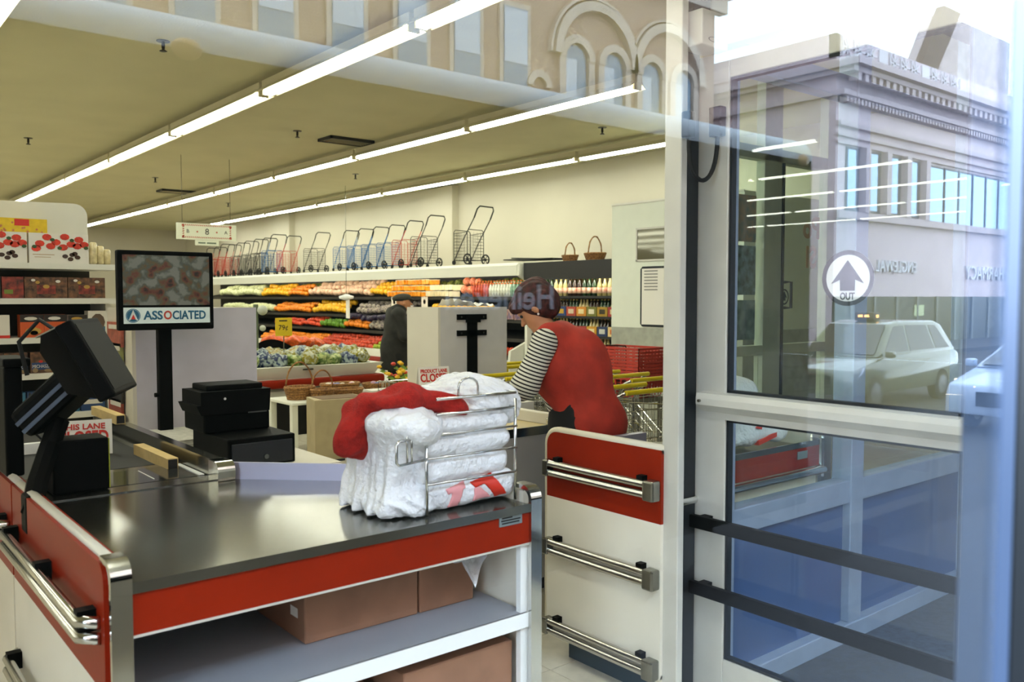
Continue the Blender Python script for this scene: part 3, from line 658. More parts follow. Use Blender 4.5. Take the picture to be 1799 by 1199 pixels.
MB().tube([(1.655, 2.29, 1.255)]+[(1.655+.04+.04*math.cos(R(180-a)), 2.29, 1.285+.03*math.sin(R(a))) for a in range(0, 181, 30)]+[(1.735, 2.29, 1.255)], .004, 6).build('top_loop', chrome, rk, smooth=True)
bst = thing('plastic_bag_stack', 'stack of white plastic bags with red print behind chrome wires', 'bags', (1.7, 2.45, .885))
lay = [(.885, .985), (.975, 1.07), (1.06, 1.14), (1.13, 1.20)]
for k, (z0, z1) in enumerate(lay):
    x1 = (1.905 if k == 0 else 1.875)
    def fn(P, z0=z0, z1=z1, x1=x1, k=k):
        return sd_box(P, ((1.5+x1)/2, 2.45, (z0+z1)/2), ((x1-1.5)/2, .165+.004*k, (z1-z0)/2), .04)+wob(P, 28, .0035, k)+crinkle(P, 60, .0035, k+9)
    sdf_mesh('bag_layer', fn, (1.44, 2.22, z0-.03), (1.96, 2.68, z1+.03), .0065, bgm, bst)
prt = M('print_red', '#d3301c', .5); prt2 = M('print_pink', '#e39a9c', .5)
def lay0(P): return sd_box(P, ((1.5+1.905)/2, 2.45, .935), (.2025, .165, .05), .04)+wob(P, 28, .0035, 0)+crinkle(P, 60, .0035, 9)
def print_on(polys, name, mat):
    sdf_mesh(name, lambda P: np.maximum(np.abs(lay0(P))-.0035, np.minimum.reduce([np.maximum(sd_poly(P, q), P[..., 1]-2.42) for q in polys])), (1.55, 2.26, .87), (1.9, 2.46, 1.01), .0045, mat, bst)
print_on([[(1.70, .965), (1.80, .985), (1.80, .965), (1.72, .945)], [(1.745, .965), (1.80, .975), (1.86, .905), (1.81, .90)]], 'red_print', prt)
print_on([[(1.60, .955), (1.68, .975), (1.68, .95), (1.61, .935)], [(1.63, .955), (1.67, .955), (1.655, .89), (1.615, .89)]], 'pink_print', prt2)
print_on([[(1.715, .945), (1.735, .95), (1.79, .905), (1.71, .90)]], 'pink_print', prt2)
# tuft of bag handles on top, right
def tuft(P):
    d = sd_ell(P, (1.80, 2.45, 1.22), (.125, .17, .085))
    d = smin(d, sd_ell(P, (1.905, 2.40, 1.205), (.055, .10, .07)), .03)
    d = smin(d, sd_ell(P, (1.64, 2.5, 1.21), (.09, .13, .055)), .04)
    return d-.010*np.abs(np.sin((P[..., 0]*.9+P[..., 1]*.5)*75+3*np.sin(P[..., 2]*25)))-crinkle(P, 55, .010, 3)
sdf_mesh('bag_handles', tuft, (1.5, 2.2, 1.08), (2.0, 2.72, 1.36), .006, bgm, bst)
# bundle hanging over the left side of the rack
hb = thing('hanging_bag_bundle', 'bundle of white plastic bags draped over the rack, ends crumpled on steel', 'bags', (1.42, 2.45, .885))
def hang(P):
    P = P-np.array((.055, .04, 0))
    x, y, z = P[..., 0], P[..., 1], P[..., 2]; t = np.clip((1.16-z)/.28, 0, 1)
    cx_ = 1.44-.02*t-.05*t**6; d = sd_box(np.stack([x-cx_, y-2.43, z-1.03], -1), (0, 0, 0), (.075, .155, .14), .03)
    d = d+.0065*np.sin((y*.9-x*.6)*62+5*t+2.5*np.sin(z*11+y*9))*(.35+t)+.003*np.sin((y-x*.4)*140+3*np.sin(z*17))
    d2 = su([sd_ell(P, (1.435, 2.36, 1.165), (.115, .19, .07), (0, .15, 0)), sd_ell(P, (1.47, 2.33, 1.15), (.075, .075, .075))], .05)+crinkle(P, 45, .013, 5)+crinkle(P, 100, .004, 6)
    d3 = su([sd_ell(P, (1.385, 2.44, .925), (.055, .08, .04)), sd_ell(P, (1.40, 2.31, .92), (.065, .07, .04), (0, 0, .4)), sd_ell(P, (1.45, 2.28, .92), (.07, .05, .04))], .03)+crinkle(P, 60, .012, 14)
    return su([d, d2, d3], .04)
sdf_mesh('bag_film', hang, (1.2, 2.14, .885), (1.64, 2.7, 1.30), .006, bgm, hb)
knit = M('red_knit', '#9e160a', .95, var=.15, scale=60, bump=.5, bscale=220)
def sweater(P):
    x, y, z = P[..., 0], P[..., 1], P[..., 2]
    ds = [sd_cap(P, (1.40, 2.44, 1.235), (1.49, 2.34, 1.26), .03, .038), sd_cap(P, (1.49, 2.34, 1.26), (1.66, 2.33, 1.215), .038, .03), sd_ell(P, (1.66, 2.335, 1.215), (.05, .045, .03)),
          sd_ell(P, (1.48, 2.40, 1.245), (.10, .09, .028), (0, .1, .3)),
          sd_cap(P, (1.40, 2.45, 1.235), (1.355, 2.47, 1.14), .036, .03), sd_cap(P, (1.355, 2.47, 1.16), (1.345, 2.48, 1.10), .034, .032), sd_cap(P, (1.38, 2.50, 1.21), (1.40, 2.50, 1.11), .034, .045), sd_ell(P, (1.43, 2.52, 1.10), (.06, .04, .06))]
    return su(ds, .035)+wob(P, 34, .005, 8)+crinkle(P, 40, .006, 21)
sdf_mesh('sweater', sweater, (1.2, 2.22, .92), (1.76, 2.68, 1.35), .008, knit, label='red knitted sweater draped over the white plastic bags', cat='sweater')
# ------------------------------------------------------------------ checkout lane two
c2 = thing('bagging_counter', 'second checkout counter with red and cream side and three chrome bumper rails', 'counter', (3.1, 2.5, 0))
def rp(y0, y1, z0, z1, r): return arc((y1-r, z0+r), r, -90, 0)+arc((y1-r, z1-r), r, 0, 90)+[(y0, z1), (y0, z0)]
MB().prism([(2.15, .715), (2.80, .715)]+arc((2.74, .94), .06, 0, 90)+[(2.15, 1.0)], 'x', 2.50, 2.54).build('red_panel', red_lam, c2)
MB().prism([(2.15, .11)]+arc((2.74, .17), .06, -90, 0)+[(2.80, .715), (2.15, .715)], 'x', 2.50, 2.54).build('cream_panel', cream_lam, c2)
ed_ = [(2.15, 1.002)]+arc((2.745, .94), .062, 90, 0)+arc((2.745, .17), .062, 0, -90)+[(2.15, .108)]
MB().tube([(2.52, a, b) for a, b in ed_], .02, 6).build('edge_trim', M('edge_cream', '#c9c1aa', .4), c2, smooth=True)
for z in (.845, .502, .15):
    m = MB()
    for dz in (-.02, .02): m.cyl((2.475, 2.20, z+dz), (2.475, 2.76, z+dz), .016, 10)
    b = m.build('bumper_rail', chrome, c2, smooth=40)
    MB().rbox(2.45, 2.5, 2.15, 2.205, z-.04, z+.04, .008).rbox(2.455, 2.5, 2.755, 2.785, z-.036, z+.036, .006).build('end_cap', steel, b)
    MB().box(2.47, 2.5, 2.22, 2.25, z+.02, z+.05).box(2.47, 2.5, 2.70, 2.73, z+.02, z+.05).build('rail_bracket', black_pl, b)
MB().box(2.56, 3.62, 2.22, 2.72, 0, .11).build('plinth', M('plinth_teal', '#1f3540', .6), c2)
MB().prism([(2.54, 2.17), (3.66, 2.17), (3.66, 2.6), (3.1, 2.8), (2.54, 2.8)], 'z', .868, .88).build('steel_top', steel, c2)
MB().box(2.54, 3.66, 2.163, 2.172, .90, .925).build('top_edge', steel, c2)
MB().box(2.54, 3.66, 2.165, 2.19, .805, .90).build('front_panel', red_lam, c2)
MB().cyl((2.54, 2.15, .785), (3.64, 2.15, .785), .018, 10).build('front_rail', chrome, c2, smooth=40)
MB().box(2.54, 3.66, 2.18, 2.2, .11, .80).build('front_board', cream_lam, c2)
MB().rbox(3.62, 3.72, 2.15, 2.22, 0, .95, .02).build('corner_post', chrome, c2)
MB().box(3.66, 3.70, 2.2, 2.6, .11, .95).build('end_panel', cream_lam, c2)
lb = MB().box(3.44, 3.52, 2.162, 2.166, .85, .885).build('maker_label', MATS['label_silver'], c2)
MB().box(2.56, 3.10, 2.76, 2.8, .88, .935).build('raised_lip', lipm, c2)
bag2 = thing('plastic_bag_stack', 'white plastic bags with red print seen through the door glass', 'bags', (3.25, 2.4, .93))
def bg2(P): return su([sd_box(P, (3.3, 2.42, .99), (.24, .16, .075), .04), sd_ell(P, (3.06, 2.38, 1.0), (.1, .14, .13)), sd_ell(P, (3.25, 2.45, 1.14), (.2, .14, .1)), sd_ell(P, (3.05, 2.42, 1.18), (.1, .12, .1))], .04)+wob(P, 26, .006, 12)
sdf_mesh('bag_film', bg2, (2.85, 2.15, .882), (3.65, 2.68, 1.34), .012, bgm, bag2)
MB().prism([(3.28, .94), (3.46, .975), (3.46, .955), (3.28, .92)], 'y', 2.255, 2.28).prism([(3.26, 1.0), (3.31, 1.03), (3.30, .99)], 'y', 2.255, 2.275).build('red_print', prt, bag2)
b2 = thing('checkout_belt', 'beige-topped checkout belt with chrome rail cap next to the cashier', 'conveyor', (2.8, 4.1, 0))
MB().box(2.52, 3.10, 3.42, 4.54, .08, .87).build('cabinet', grey_lam, b2)
MB().box(2.52, 3.10, 3.415, 3.43, .855, .90).build('front_edge', steel, b2)
MB().box(2.50, 3.12, 3.42, 4.54, .87, .892).build('top', M('beige_top', '#c4b184', .5), b2)
MB().rbox(3.09, 3.135, 3.44, 4.54, .892, .955, .006).build('side_rail', cream_lam, b2)
MB().rbox(3.06, 3.165, 3.395, 3.45, .86, .945, .02).build('rail_cap', chrome, b2)
MB().box(2.54, 3.08, 3.47, 4.5, 0, .08).build('plinth', alu_d, b2)
side_panel(b2, 2.46, 2.50, 3.46, 4.55, .955, .72, .06, .05, .05, [(.83, 3.5, 4.50)])
# white side counter at the far end of lane two (behind the sign)
MB().box(3.16, 3.42, 3.95, 4.98, 0, .95).build('side_cabinet', cream_lam, label='plain cream side cabinet in front of the white partition', cat='cabinet')
# ------------------------------------------------------------------ candy shelf at the aisle end
gn = thing('candy_shelf', 'white end-of-aisle shelf unit with a round-cornered header board', 'shelf', (.9, 6.1, 0))
GX0, GX1 = .30, 1.57
MB().prism([(GX0, 1.80), (1.47, 1.80)]+arc((1.39, 2.11), .08, 0, 90)+[(GX0, 2.17)], 'y', 6.18, 6.20).build('header_board', white_paint, gn)
MB().box(GX1-.06, GX1-.03, 5.95, 6.35, 0, 1.56).build('side_panel', white_paint, gn)
MB().box(GX0-.03, GX0, 5.95, 6.35, 0, 1.80).build('side_panel', white_paint, gn)
MB().box(GX0, GX1-.06, 6.33, 6.35, 0, 1.80).build('back_panel', M('shelf_back', '#3a352c', .8), gn)
MB().box(GX0, GX1-.06, 5.98, 6.33, 0, .12).build('kick_base', alu_d, gn)
for z in (1.79, 1.575, 1.335, 1.115, .86, .5):
    MB().box(GX0, GX1 if z > 1.5 else GX1-.06, 5.90, 6.32, z-.035, z).build('shelf_board', white_paint, gn)
rose = M('rose_red', '#c8361f', .6, var=.2, scale=60); leafg = M('leaf_green', '#2f4a1f', .6); choc = M('chocolate', '#3c2413', .4); cream_p = M('box_white', '#ddd8cd', .45)
def choc_box(x0, label):
    o = thing('chocolate_box', label, 'box', (x0+.12, 5.98, 1.79), group='boxes on the candy shelf')
    x1 = x0+.335; z0, z1 = 1.791, 1.975; y = 5.94
    MB().box(x0, x1, y, y+.05, z0, z1).build('carton', cream_p, o)
    f = MB(); g_ = MB(); c_ = MB()
    for a, b_ in ((.06, .12), (.10, .16), (.15, .13), (.20, .165), (.235, .12), (.28, .15), (.12, .105), (.19, .10), (.27, .11), (.31, .12), (.04, .09)): f.disc((x0+a, y-.001, z0+b_), .027, .02, (1, 0, 0), (0, 0, 1), 9)
    for a, b_ in ((.03, .10), (.13, .145), (.24, .145), (.32, .10), (.17, .095)): g_.disc((x0+a, y-.0015, z0+b_), .014, .011, (1, 0, 0), (0, 0, 1), 7, th=.0014)
    for a, b_ in ((.20, .045), (.24, .055), (.27, .04), (.23, .028), (.255, .062)): c_.disc((x0+a, y-.0015, z0+b_), .017, .013, (1, 0, 0), (0, 0, 1), 9, th=.0014)
    f.build('rose_print', rose, o); g_.build('leaf_print', leafg, o); c_.build('chocolate_print', choc, o)
    MB().box(x0+.02, x0+.14, y-.001, y, z0+.05, z0+.055).box(x0+.03, x0+.12, y-.001, y, z0+.035, z0+.039).build('print', M('faded_print', '#b09a7c', .6), o)
choc_box(.735, 'white chocolate box printed with red roses, left of two on the top shelf')
choc_box(1.08, 'white chocolate box printed with red roses, beside the clear packs')
choc_box(.39, 'white chocolate box printed with red roses, at the frame edge')
yel = M('yellow_box', '#d2b116', .5, var=.1, scale=30)
for x0, x1, lab in ((.70, .90, 'plain yellow cartons end at the left'), (.905, 1.20, 'yellow carton with a small red label')):
    o = thing('yellow_candy_box', lab + ' behind the rose boxes', 'box', ((x0+x1)/2, 6.08, 1.79))
    MB().box(x0, x1, 6.02, 6.12, 1.791, 2.065).build('carton', yel, o)
    if x0 > .9:
        MB().box(1.02, 1.10, 6.018, 6.02, 2.02, 2.06).build('label', redink, o)
        d = MB()
        for k in range(14): d.disc((x0+.03+random.random()*.24, 6.0195, 1.98+random.random()*.07), .007, .007, (1, 0, 0), (0, 0, 1), 7)
        d.build('flower_print', M('flower_dots', '#b8744a', .6), o)
    else:
        MB().box(.765, .768, 6.018, 6.02, 1.80, 2.065).box(.83, .833, 6.018, 6.02, 1.80, 2.065).build('gap', M('yellow_dark', '#7d6708', .6), o)
clear = M('clear_wrap', '#c9b98a', .15, spec=.8, var=.2, scale=30)
for k in range(3):
    MB().rbox(1.425+.045*k, 1.465+.045*k, 5.93+.02*k, 6.0+.02*k, 1.791, 1.93-.02*k, .008, 1).build('candy_bag', clear, smooth=True, label=('tall', 'middle', 'short')[k]+' clear candy pack at the corner of the top shelf', cat='candy', group='clear candy packs')
def print_box(name, x0, x1, y, z0, z1, base, bits, label, cat='box', group='boxes on the candy shelf', dep=.09):
    o = thing(name, label, cat, ((x0+x1)/2, y, z0), group=group)
    MB().box(x0, x1, y, y+dep, z0, z1).build('carton', base, o)
    for nm, mt, sh in bits:
        m_ = MB()
        for q in sh:
            if q[0] == 'b': m_.box(x0+q[1]*(x1-x0), x0+q[2]*(x1-x0), y-.0015, y, z0+q[3]*(z1-z0), z0+q[4]*(z1-z0))
            else: m_.disc((x0+q[1]*(x1-x0), y-.0015, z0+q[2]*(z1-z0)), q[3], q[4], (1, 0, 0), (0, 0, 1), 10, th=.0015)
        m_.build(nm, mt, o)
    return o
br1 = M('assort_red', '#9c3a2b', .5, col2='#3a1d14', scale=25); br2 = M('assort_dark', '#2a1c14', .5, col2='#7a5234', scale=30); ora = M('cookie_orange', '#c5521c', .5); dk = M('pack_dark', '#251b14', .5)
whp = M('pack_white', '#d8d2c4', .5); blue_p = M('pack_blue', '#23406b', .5); gld = M('pack_gold', '#b08a3a', .5); tealp = M('pack_teal', '#2a5f78', .5)
for k, (x0, x1, bs) in enumerate(((.62, .80, br1), (.805, .925, dk), (.93, 1.045, br1), (1.05, 1.285, br2), (1.29, 1.505, br2))):
    bits = [('print', gld, [('d', .5, .55, .018, .012), ('d', .3, .75, .012, .01)]), ('print', whp, [('d', .2, .85, .012, .008), ('d', .78, .8, .014, .009)]), ('print', br1, [('b', .28, .72, .2, .62)])] if bs is br2 else [('print', M('pack_green', '#6d7a2c', .5), [('b', .1, .5, .2, .4)])]
    print_box('candy_box', x0, x1, 5.93, 1.576, 1.705, bs, bits, ('red-brown box at the frame edge', 'narrow dark box', 'plain red-brown box', 'dark assorted box with red panel', 'last dark box with red panel')[k]+' on the second candy shelf')
print_box('candy_box', .72, .965, 5.93, 1.336, 1.475, whp, [('print', br1, [('b', .1, .62, .4, .95)]), ('print', redink, [('b', 0, 1, 0, .12)])], 'white box with orange picture and red base, third candy shelf')
for k, x0 in enumerate((1.02, 1.15)):
    print_box('cookie_box', x0, x0+.128, 5.93, 1.336, 1.475, ora, [('print', dk, [('b', 0, 1, .68, 1)]), ('lettering', whp, [('d', .45, .83, .036, .011)]), ('print', gld, [('d', .55, .28, .045, .022)]), ('print', dk, [('d', .58, .2, .022, .014)])], ('left', 'right')[k]+' of two orange cookie boxes with black tops')
print_box('cookie_box', 1.285, 1.395, 5.93, 1.336, 1.47, whp, [('print', dk, [('b', 0, 1, .68, 1)]), ('lettering', gld, [('d', .45, .83, .032, .011)])], 'cream cookie box with black top next to the arch box')
print_box('cookie_box', 1.40, 1.505, 5.93, 1.336, 1.495, whp, [('arch_print', M('arch_brown', '#5e4a3a', .5), [('d', .55, .55, .042, .055)]), ('print', tealp, [('b', .1, .95, .08, .38)])], 'white box with a brown arch and teal foot')
for k, x0 in enumerate((.80, .93, 1.07)):
    o = print_box('wafer_box', x0, x0+.125, 5.93, 1.116, 1.245, br2, [('print', blue_p, [('b', .05, 1, .16, .5)]), ('print', M('wafer_tan', '#8a7350', .5), [('d', .2, .14, .016, .014), ('d', .75, .12, .02, .01)]), ('print', redink, [('d', .45, .55, .012, .008)])], ('leftmost', 'middle', 'rightmost')[k]+' of three dark wafer boxes with a blue name band', group='wafer boxes')
    text('lettering', 'MICHASZKI', .028, (x0+.063, 5.9275, 1.157), FACE_FRONT, whp, o, ext=.0006, width=.105)
for k in range(6):
    print_box('sweet_box', .6+.15*k, .74+.15*k, 5.94, .861, 1.0, blue_p if k % 2 else tealp, [('print', whp, [('b', .1, .9, .3, .5)])], ('blue', 'teal')[1-k % 2]+' sweet box low on the candy shelf', group=('blue', 'teal')[1-k % 2]+' sweet boxes low on the shelf')
# long aisle run behind the end shelf
ar_ = thing('aisle_shelving', 'long white double-sided aisle shelving behind the candy shelf', 'shelving', (.9, 12, 0))
MB().box(.88, .92, 6.4, 18, 0, 1.75).build('spine', white_paint, ar_)
for z in (.15, .55, .95, 1.35): MB().box(.45, 1.35, 6.4, 18, z, z+.03).build('shelf_board', white_paint, ar_)
# wire of the hanging tag at the shelf corner, magazine pocket beside the partition
mg = thing('magazine_rack', 'wire pocket of magazines hanging beside the lavender partition', 'rack', (1.36, 5.3, .85))
MB().box(1.372, 1.398, 5.1, 5.45, .86, .88).box(1.372, 1.378, 5.1, 5.45, .86, .92).box(1.372, 1.398, 5.1, 5.45, 1.12, 1.13).build('pocket', black_pl, mg)
for k, (z0, z1, c_) in enumerate(((1.30, 1.44, '#a85a48'), (1.14, 1.32, '#8a8a52'), (.98, 1.13, '#2b241e'), (.885, 1.0, '#9a4632'))):
    mm = MB().box(1.376, 1.392, 5.12+.01*k, 5.40, z0, z1).build('magazine', M('mag_%d' % k, c_, .4, var=.25, scale=25), mg)
    MB().box(1.374, 1.376, 5.15, 5.36, z1-.04, z1-.015).build('masthead', whp, mm)
# hanging aisle sign
sg = thing('aisle_sign', 'hanging white aisle sign with red striped border and number 8', 'sign', (4.4, 12, 2.3))
sgm = M('sign_cream', '#dfe3cc', .6)
MB().box(3.97, 4.80, 12.0, 12.02, 2.375, 2.60).build('board', sgm, sg)
MB().box(4.22, 4.55, 12.0, 12.015, 2.30, 2.372).build('sub_board', sgm, sg)
st_ = MB()
for k in range(26):
    x = 4.05+.0262*k
    for z in (2.565, 2.40): st_.prism([(x, z), (x+.012, z), (x+.024, z+.018), (x+.012, z+.018)], 'y', 11.997, 12.0)
for z in (2.42, 2.45, 2.48, 2.51, 2.54):
    for x in (4.045, 4.70): st_.prism([(x, z), (x+.02, z), (x+.03, z+.015), (x+.01, z+.015)], 'y', 11.997, 12.0)
for x in (4.04, 4.70):
    for z in (2.40, 2.56): st_.box(x, x+.032, 11.997, 12.0, z-.004, z+.024)
st_.build('border', M('sign_red', '#b8503c', .6), sg)
text('lettering', '8', .12, (4.385, 11.998, 2.487), FACE_FRONT, ink, sg)
text('lettering', 'B', .07, (4.12, 11.998, 2.487), FACE_FRONT, ink, sg); text('lettering', 'A', .07, (4.65, 11.998, 2.487), FACE_FRONT, ink, sg)
MB().disc((4.25, 11.998, 2.487), .012, .012).disc((4.52, 11.998, 2.487), .012, .012).build('dot', MATS['sign_red'], sg)
MB().box(4.26, 4.36, 11.998, 12.0, 2.325, 2.345).box(4.38, 4.51, 11.998, 12.0, 2.325, 2.345).build('sub_lettering', M('sub_ink', '#5b6b5a', .6), sg)
for x in (4.05, 4.72): MB().cyl((x, 12.01, 2.6), (x, 12.01, 3.52), .003, 6).build('hanger', spk_m, sg)
# ------------------------------------------------------------------ produce wall case
CY0, CY1 = 9.10, 22.5
cs = thing('produce_case', 'long white open produce case with dark shelves and red bumper along the wall', 'display case', (8.0, 15, 0))
dark = M('case_dark', '#0f0d0b', .6); case_w = M('case_white', '#e9eadd', .45)
can = [(7.56, 1.88), (7.56, 2.02), (7.60, 2.06), (8.7, 2.10), (8.7, 2.02), (7.64, 1.98), (7.62, 1.88)]
MB().prism(can, 'y', CY0, CY1).build('canopy', case_w, cs)
MB().box(8.55, 8.75, CY0, CY1, 0, 2.06).build('back', dark, cs)
ep = [(7.5, 0), (8.75, 0), (8.75, 2.08), (7.58, 2.04), (7.56, 1.88), (7.72, 1.8), (7.78, 1.0), (7.42, .85), (7.38, .5)]
MB().prism(ep, 'y', CY0-.05, CY0).build('end_panel', case_w, cs)
TIER = [(8.02, 1.60), (7.88, 1.27), (7.74, 1.01), (7.48, .70)]
for xf, z in TIER[:3]:
    sh = MB().prism([(xf, z-.03), (8.55, z+.07), (8.55, z+.04), (xf, z-.06)], 'y', CY0, CY1).build('shelf', dark, cs)
    MB().box(xf-.012, xf, CY0, CY1, z-.055, z-.01).build('price_rail', M('price_rail', '#2a2620', .5), sh)
MB().prism([(7.44, .64), (8.55, .92), (8.55, .85), (7.44, .58)], 'y', CY0, CY1).build('bottom_deck', dark, cs)
MB().box(7.38, 7.46, CY0, CY1, .60, .72).build('front_ledge', case_w, cs)
MB().prism([(7.34, .50), (7.32, .55), (7.34, .60), (7.46, .60), (7.46, .50)], 'y', CY0, CY1).build('bumper', red_lam, cs)
MB().box(7.42, 7.5, CY0, CY1, .0, .50).build('front_panel', case_w, cs)
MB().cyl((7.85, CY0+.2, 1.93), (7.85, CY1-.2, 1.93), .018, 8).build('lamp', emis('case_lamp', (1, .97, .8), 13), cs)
# produce, piece by piece
skin = lambda nm, c, v=.18: M(nm, c, .4, var=v, scale=25)
FR = {}
def proto_mesh(nm, mb, mat, sm=True):
    me = bpy.data.meshes.new(nm); me.from_pydata(mb.v, [], mb.f)
    for m_ in (mat if isinstance(mat, list) else [mat]): me.materials.append(m_)
    if any(mb.m): me.polygons.foreach_set('material_index', mb.m)
    if sm: me.polygons.foreach_set('use_smooth', [True]*len(me.polygons))
    me.update(); FR[nm] = me
proto_mesh('orange', MB().sphere((0, 0, 0), .048, 9, 6), skin('orange_skin', '#f08a0c'))
proto_mesh('grapefruit', MB().sphere((0, 0, 0), .056, 9, 6), skin('grapefruit_skin', '#f4b414'))
proto_mesh('apple', MB().lathe([(.0, -.036), (.025, -.042), (.045, -.01), (.044, .02), (.025, .038), (.004, .03)], n=9), skin('apple_skin', '#c8401c', .35))
proto_mesh('green_apple', MB().lathe([(.0, -.036), (.025, -.042), (.045, -.01), (.044, .02), (.025, .038), (.004, .03)], n=9), skin('green_apple_skin', '#9db02a'))
proto_mesh('tomato', MB().sphere((0, 0, 0), (.05, .05, .04), 9, 6), skin('tomato_skin', '#d8461c'))
proto_mesh('pepper', MB().lathe([(.01, -.05), (.03, -.045), (.042, 0), (.04, .03), (.012, .035), (.008, .055)], n=8), skin('pepper_skin', '#5f8f1c'))
proto_mesh('eggplant', MB().sphere((0, 0, 0), (.055, .12, .05), 9, 7), skin('eggplant_skin', '#1d1438'))
proto_mesh('garlic_net', MB().sphere((0, 0, 0), (.06, .07, .055), 9, 6), M('garlic_net', '#c9c0a8', .6, col2='#5b4a60', scale=45))
proto_mesh('onion_net', MB().sphere((0, 0, 0), (.075, .08, .06), 9, 6), M('onion_net', '#d9a08c', .6, col2='#f0d9b8', scale=45))
proto_mesh('cauliflower', MB().sphere((0, 0, 0), (.09, .09, .075), 10, 6), M('cauliflower', '#e7e6c4', .7, col2='#b9c48a', scale=40, bump=.6))
proto_mesh('lettuce', MB().sphere((0, 0, 0), (.09, .09, .07), 10, 6), M('lettuce', '#41501c', .6, col2='#a3a84a', scale=28, bump=.8))
cupm = MB().prism([(-.05, -.05), (.05, -.05), (.05, .05), (-.05, .05)], 'z', 0, .075); cupm.prism([(-.052, -.052), (.052, -.052), (.052, .052), (-.052, .052)], 'z', .075, .083, 1)
proto_mesh('fruit_cup', cupm, [skin('cut_fruit', '#f0930e', .3), M('cup_lid', '#efe7cf', .3)], False)
proto_mesh('cream_tub', cupm, [M('cream_tub', '#efe3bd', .4, var=.1), MATS['cup_lid']], False)
bot = MB().lathe([(.03, 0), (.032, .12), (.014, .17), (.013, .19)], n=8); bot.lathe([(.016, .185), (.016, .205)], n=8, mi=1)
for nm, c_ in (('juice_bottle', '#d0d6c8'), ('red_juice_bottle', '#b5452c'), ('green_juice_bottle', '#7fa08c')): proto_mesh(nm, bot, [M(nm, c_, .25, var=.25, scale=30), M('bottle_cap', '#d8701c', .4)])
proto_mesh('red_candy_net', MB().sphere((0, 0, 0), (.07, .07, .07), 9, 6), M('red_net', '#d8431c', .5, col2='#f0b28a', scale=45))
proto_mesh('mixed_box', MB().box(-.06, .06, -.06, .06, 0, .12), [M('mixed_box', '#cfa48a', .5, col2='#6a5a80', scale=20)], False)
def fruit(kind, tier, y0, y1, rows, dy, dx, dz, r, label, group, jit=1.):
    """rows of pieces lying on the sloping tier, each an object of its own"""
    xf, z = TIER[tier]; slope = .1/(8.55-xf) if tier < 3 else .25; n_ = 0
    for k in range(rows):
        y = y0+dy*.5*(k % 2)
        while y < y1:
            o = bpy.data.objects.new(kind, FR[kind]); COL.objects.link(o); q = random.Random(n_*7+k)
            x = xf+r+.012+dx*k; o.location = (x+q.uniform(-1, 1)*.01*jit, y+q.uniform(-1, 1)*.02*jit, z-.03+slope*(x-xf)+r+dz*k+(.02 if tier < 3 else .0)+(.035*abs(math.sin((y-y0)*2.3+.7*k))+q.uniform(0, .012))*jit*(.6 if tier == 3 else 1))
            o.rotation_euler = (q.uniform(-.4, .4)*jit, q.uniform(-.4, .4)*jit, q.uniform(0, 6)) if jit else (0, 0, 0)
            tag(o, label, kind.replace('_', ' ').split()[-1], group); y += dy; n_ += 1
E_ = fruit
E_('cauliflower', 0, 18.9, 21.2, 2, .19, .15, .05, .075, 'pale cauliflower head at the far end of the top produce shelf', 'cauliflowers')
E_('grapefruit', 0, 17.4, 18.8, 3, .118, .10, .045, .056, 'yellow grapefruit on the top produce shelf', 'grapefruits on top shelf')
E_('orange', 0, 16.5, 17.35, 3, .10, .09, .045, .048, 'orange on the top produce shelf beside the pink onion nets', 'oranges on top shelf')
E_('onion_net', 0, 13.9, 16.45, 3, .17, .14, .05, .06, 'pinkish onion net on the top produce shelf', 'onion nets')
E_('grapefruit', 0, 13.25, 13.85, 3, .118, .10, .04, .056, 'yellow grapefruit between onion nets and cut fruit cups', 'grapefruits near cut fruit')
for kk in range(3):
    E_('fruit_cup', 0, 11.95, 13.15, 1, .108, .1, 0, .001+.085*kk, 'small tub of orange cut fruit stacked on the top shelf', 'cut fruit tubs', jit=.2)
    if kk < 2: E_('cream_tub', 0, 11.15, 11.92, 1, .108, .1, 0, .001+.085*kk, 'cream coloured tub beside the cut fruit', 'cream tubs', jit=.2)
E_('red_candy_net', 0, 10.75, 11.12, 2, .13, .10, .09, .07, 'red net pack heaped beside the cream tubs', 'red net packs')
E_('red_juice_bottle', 0, 10.35, 10.75, 2, .068, .1, .02, .0, 'small red bottle on the top produce shelf', 'red bottles', jit=0)
E_('juice_bottle', 0, 9.8, 10.33, 2, .068, .1, .02, .0, 'pale bottle with orange cap on the top produce shelf', 'pale juice bottles', jit=0)
E_('green_juice_bottle', 0, 9.3, 9.78, 2, .068, .1, .02, .0, 'pale green bottle next to the case end', 'pale green bottles', jit=0)
E_('lettuce', 0, 9.3, 20.5, 1, .21, .0, 0, .07, 'dark leafy head at the back of the top produce shelf', 'leafy heads at the back')
for o in list(COL.objects):
    if o.name.startswith('lettuce'): o.location.x = 8.42; o.location.z += .10
E_('cauliflower', 1, 17.9, 20.6, 1, .19, .1, .0, .075, 'pale head on the second produce shelf, far end', 'pale heads on second shelf')
E_('orange', 1, 16.1, 17.8, 3, .10, .09, .03, .048, 'orange in the far heap on the second produce shelf', 'oranges far heap second shelf')
E_('grapefruit', 1, 14.6, 15.95, 3, .118, .1, .045, .056, 'yellow grapefruit heaped on the second produce shelf', 'grapefruits second shelf')
E_('garlic_net', 1, 12.4, 14.2, 3, .14, .12, .04, .055, 'garlic net on the second produce shelf behind the man in the cap', 'garlic nets')
E_('grapefruit', 1, 10.2, 11.9, 2, .118, .1, .05, .056, 'yellow fruit on the second shelf above the white partition', 'yellow fruit by partition')
E_('mixed_box', 1, 9.3, 10.1, 2, .13, .13, .0, .0, 'small mixed pack on the second shelf near the case end', 'mixed packs', jit=.1)
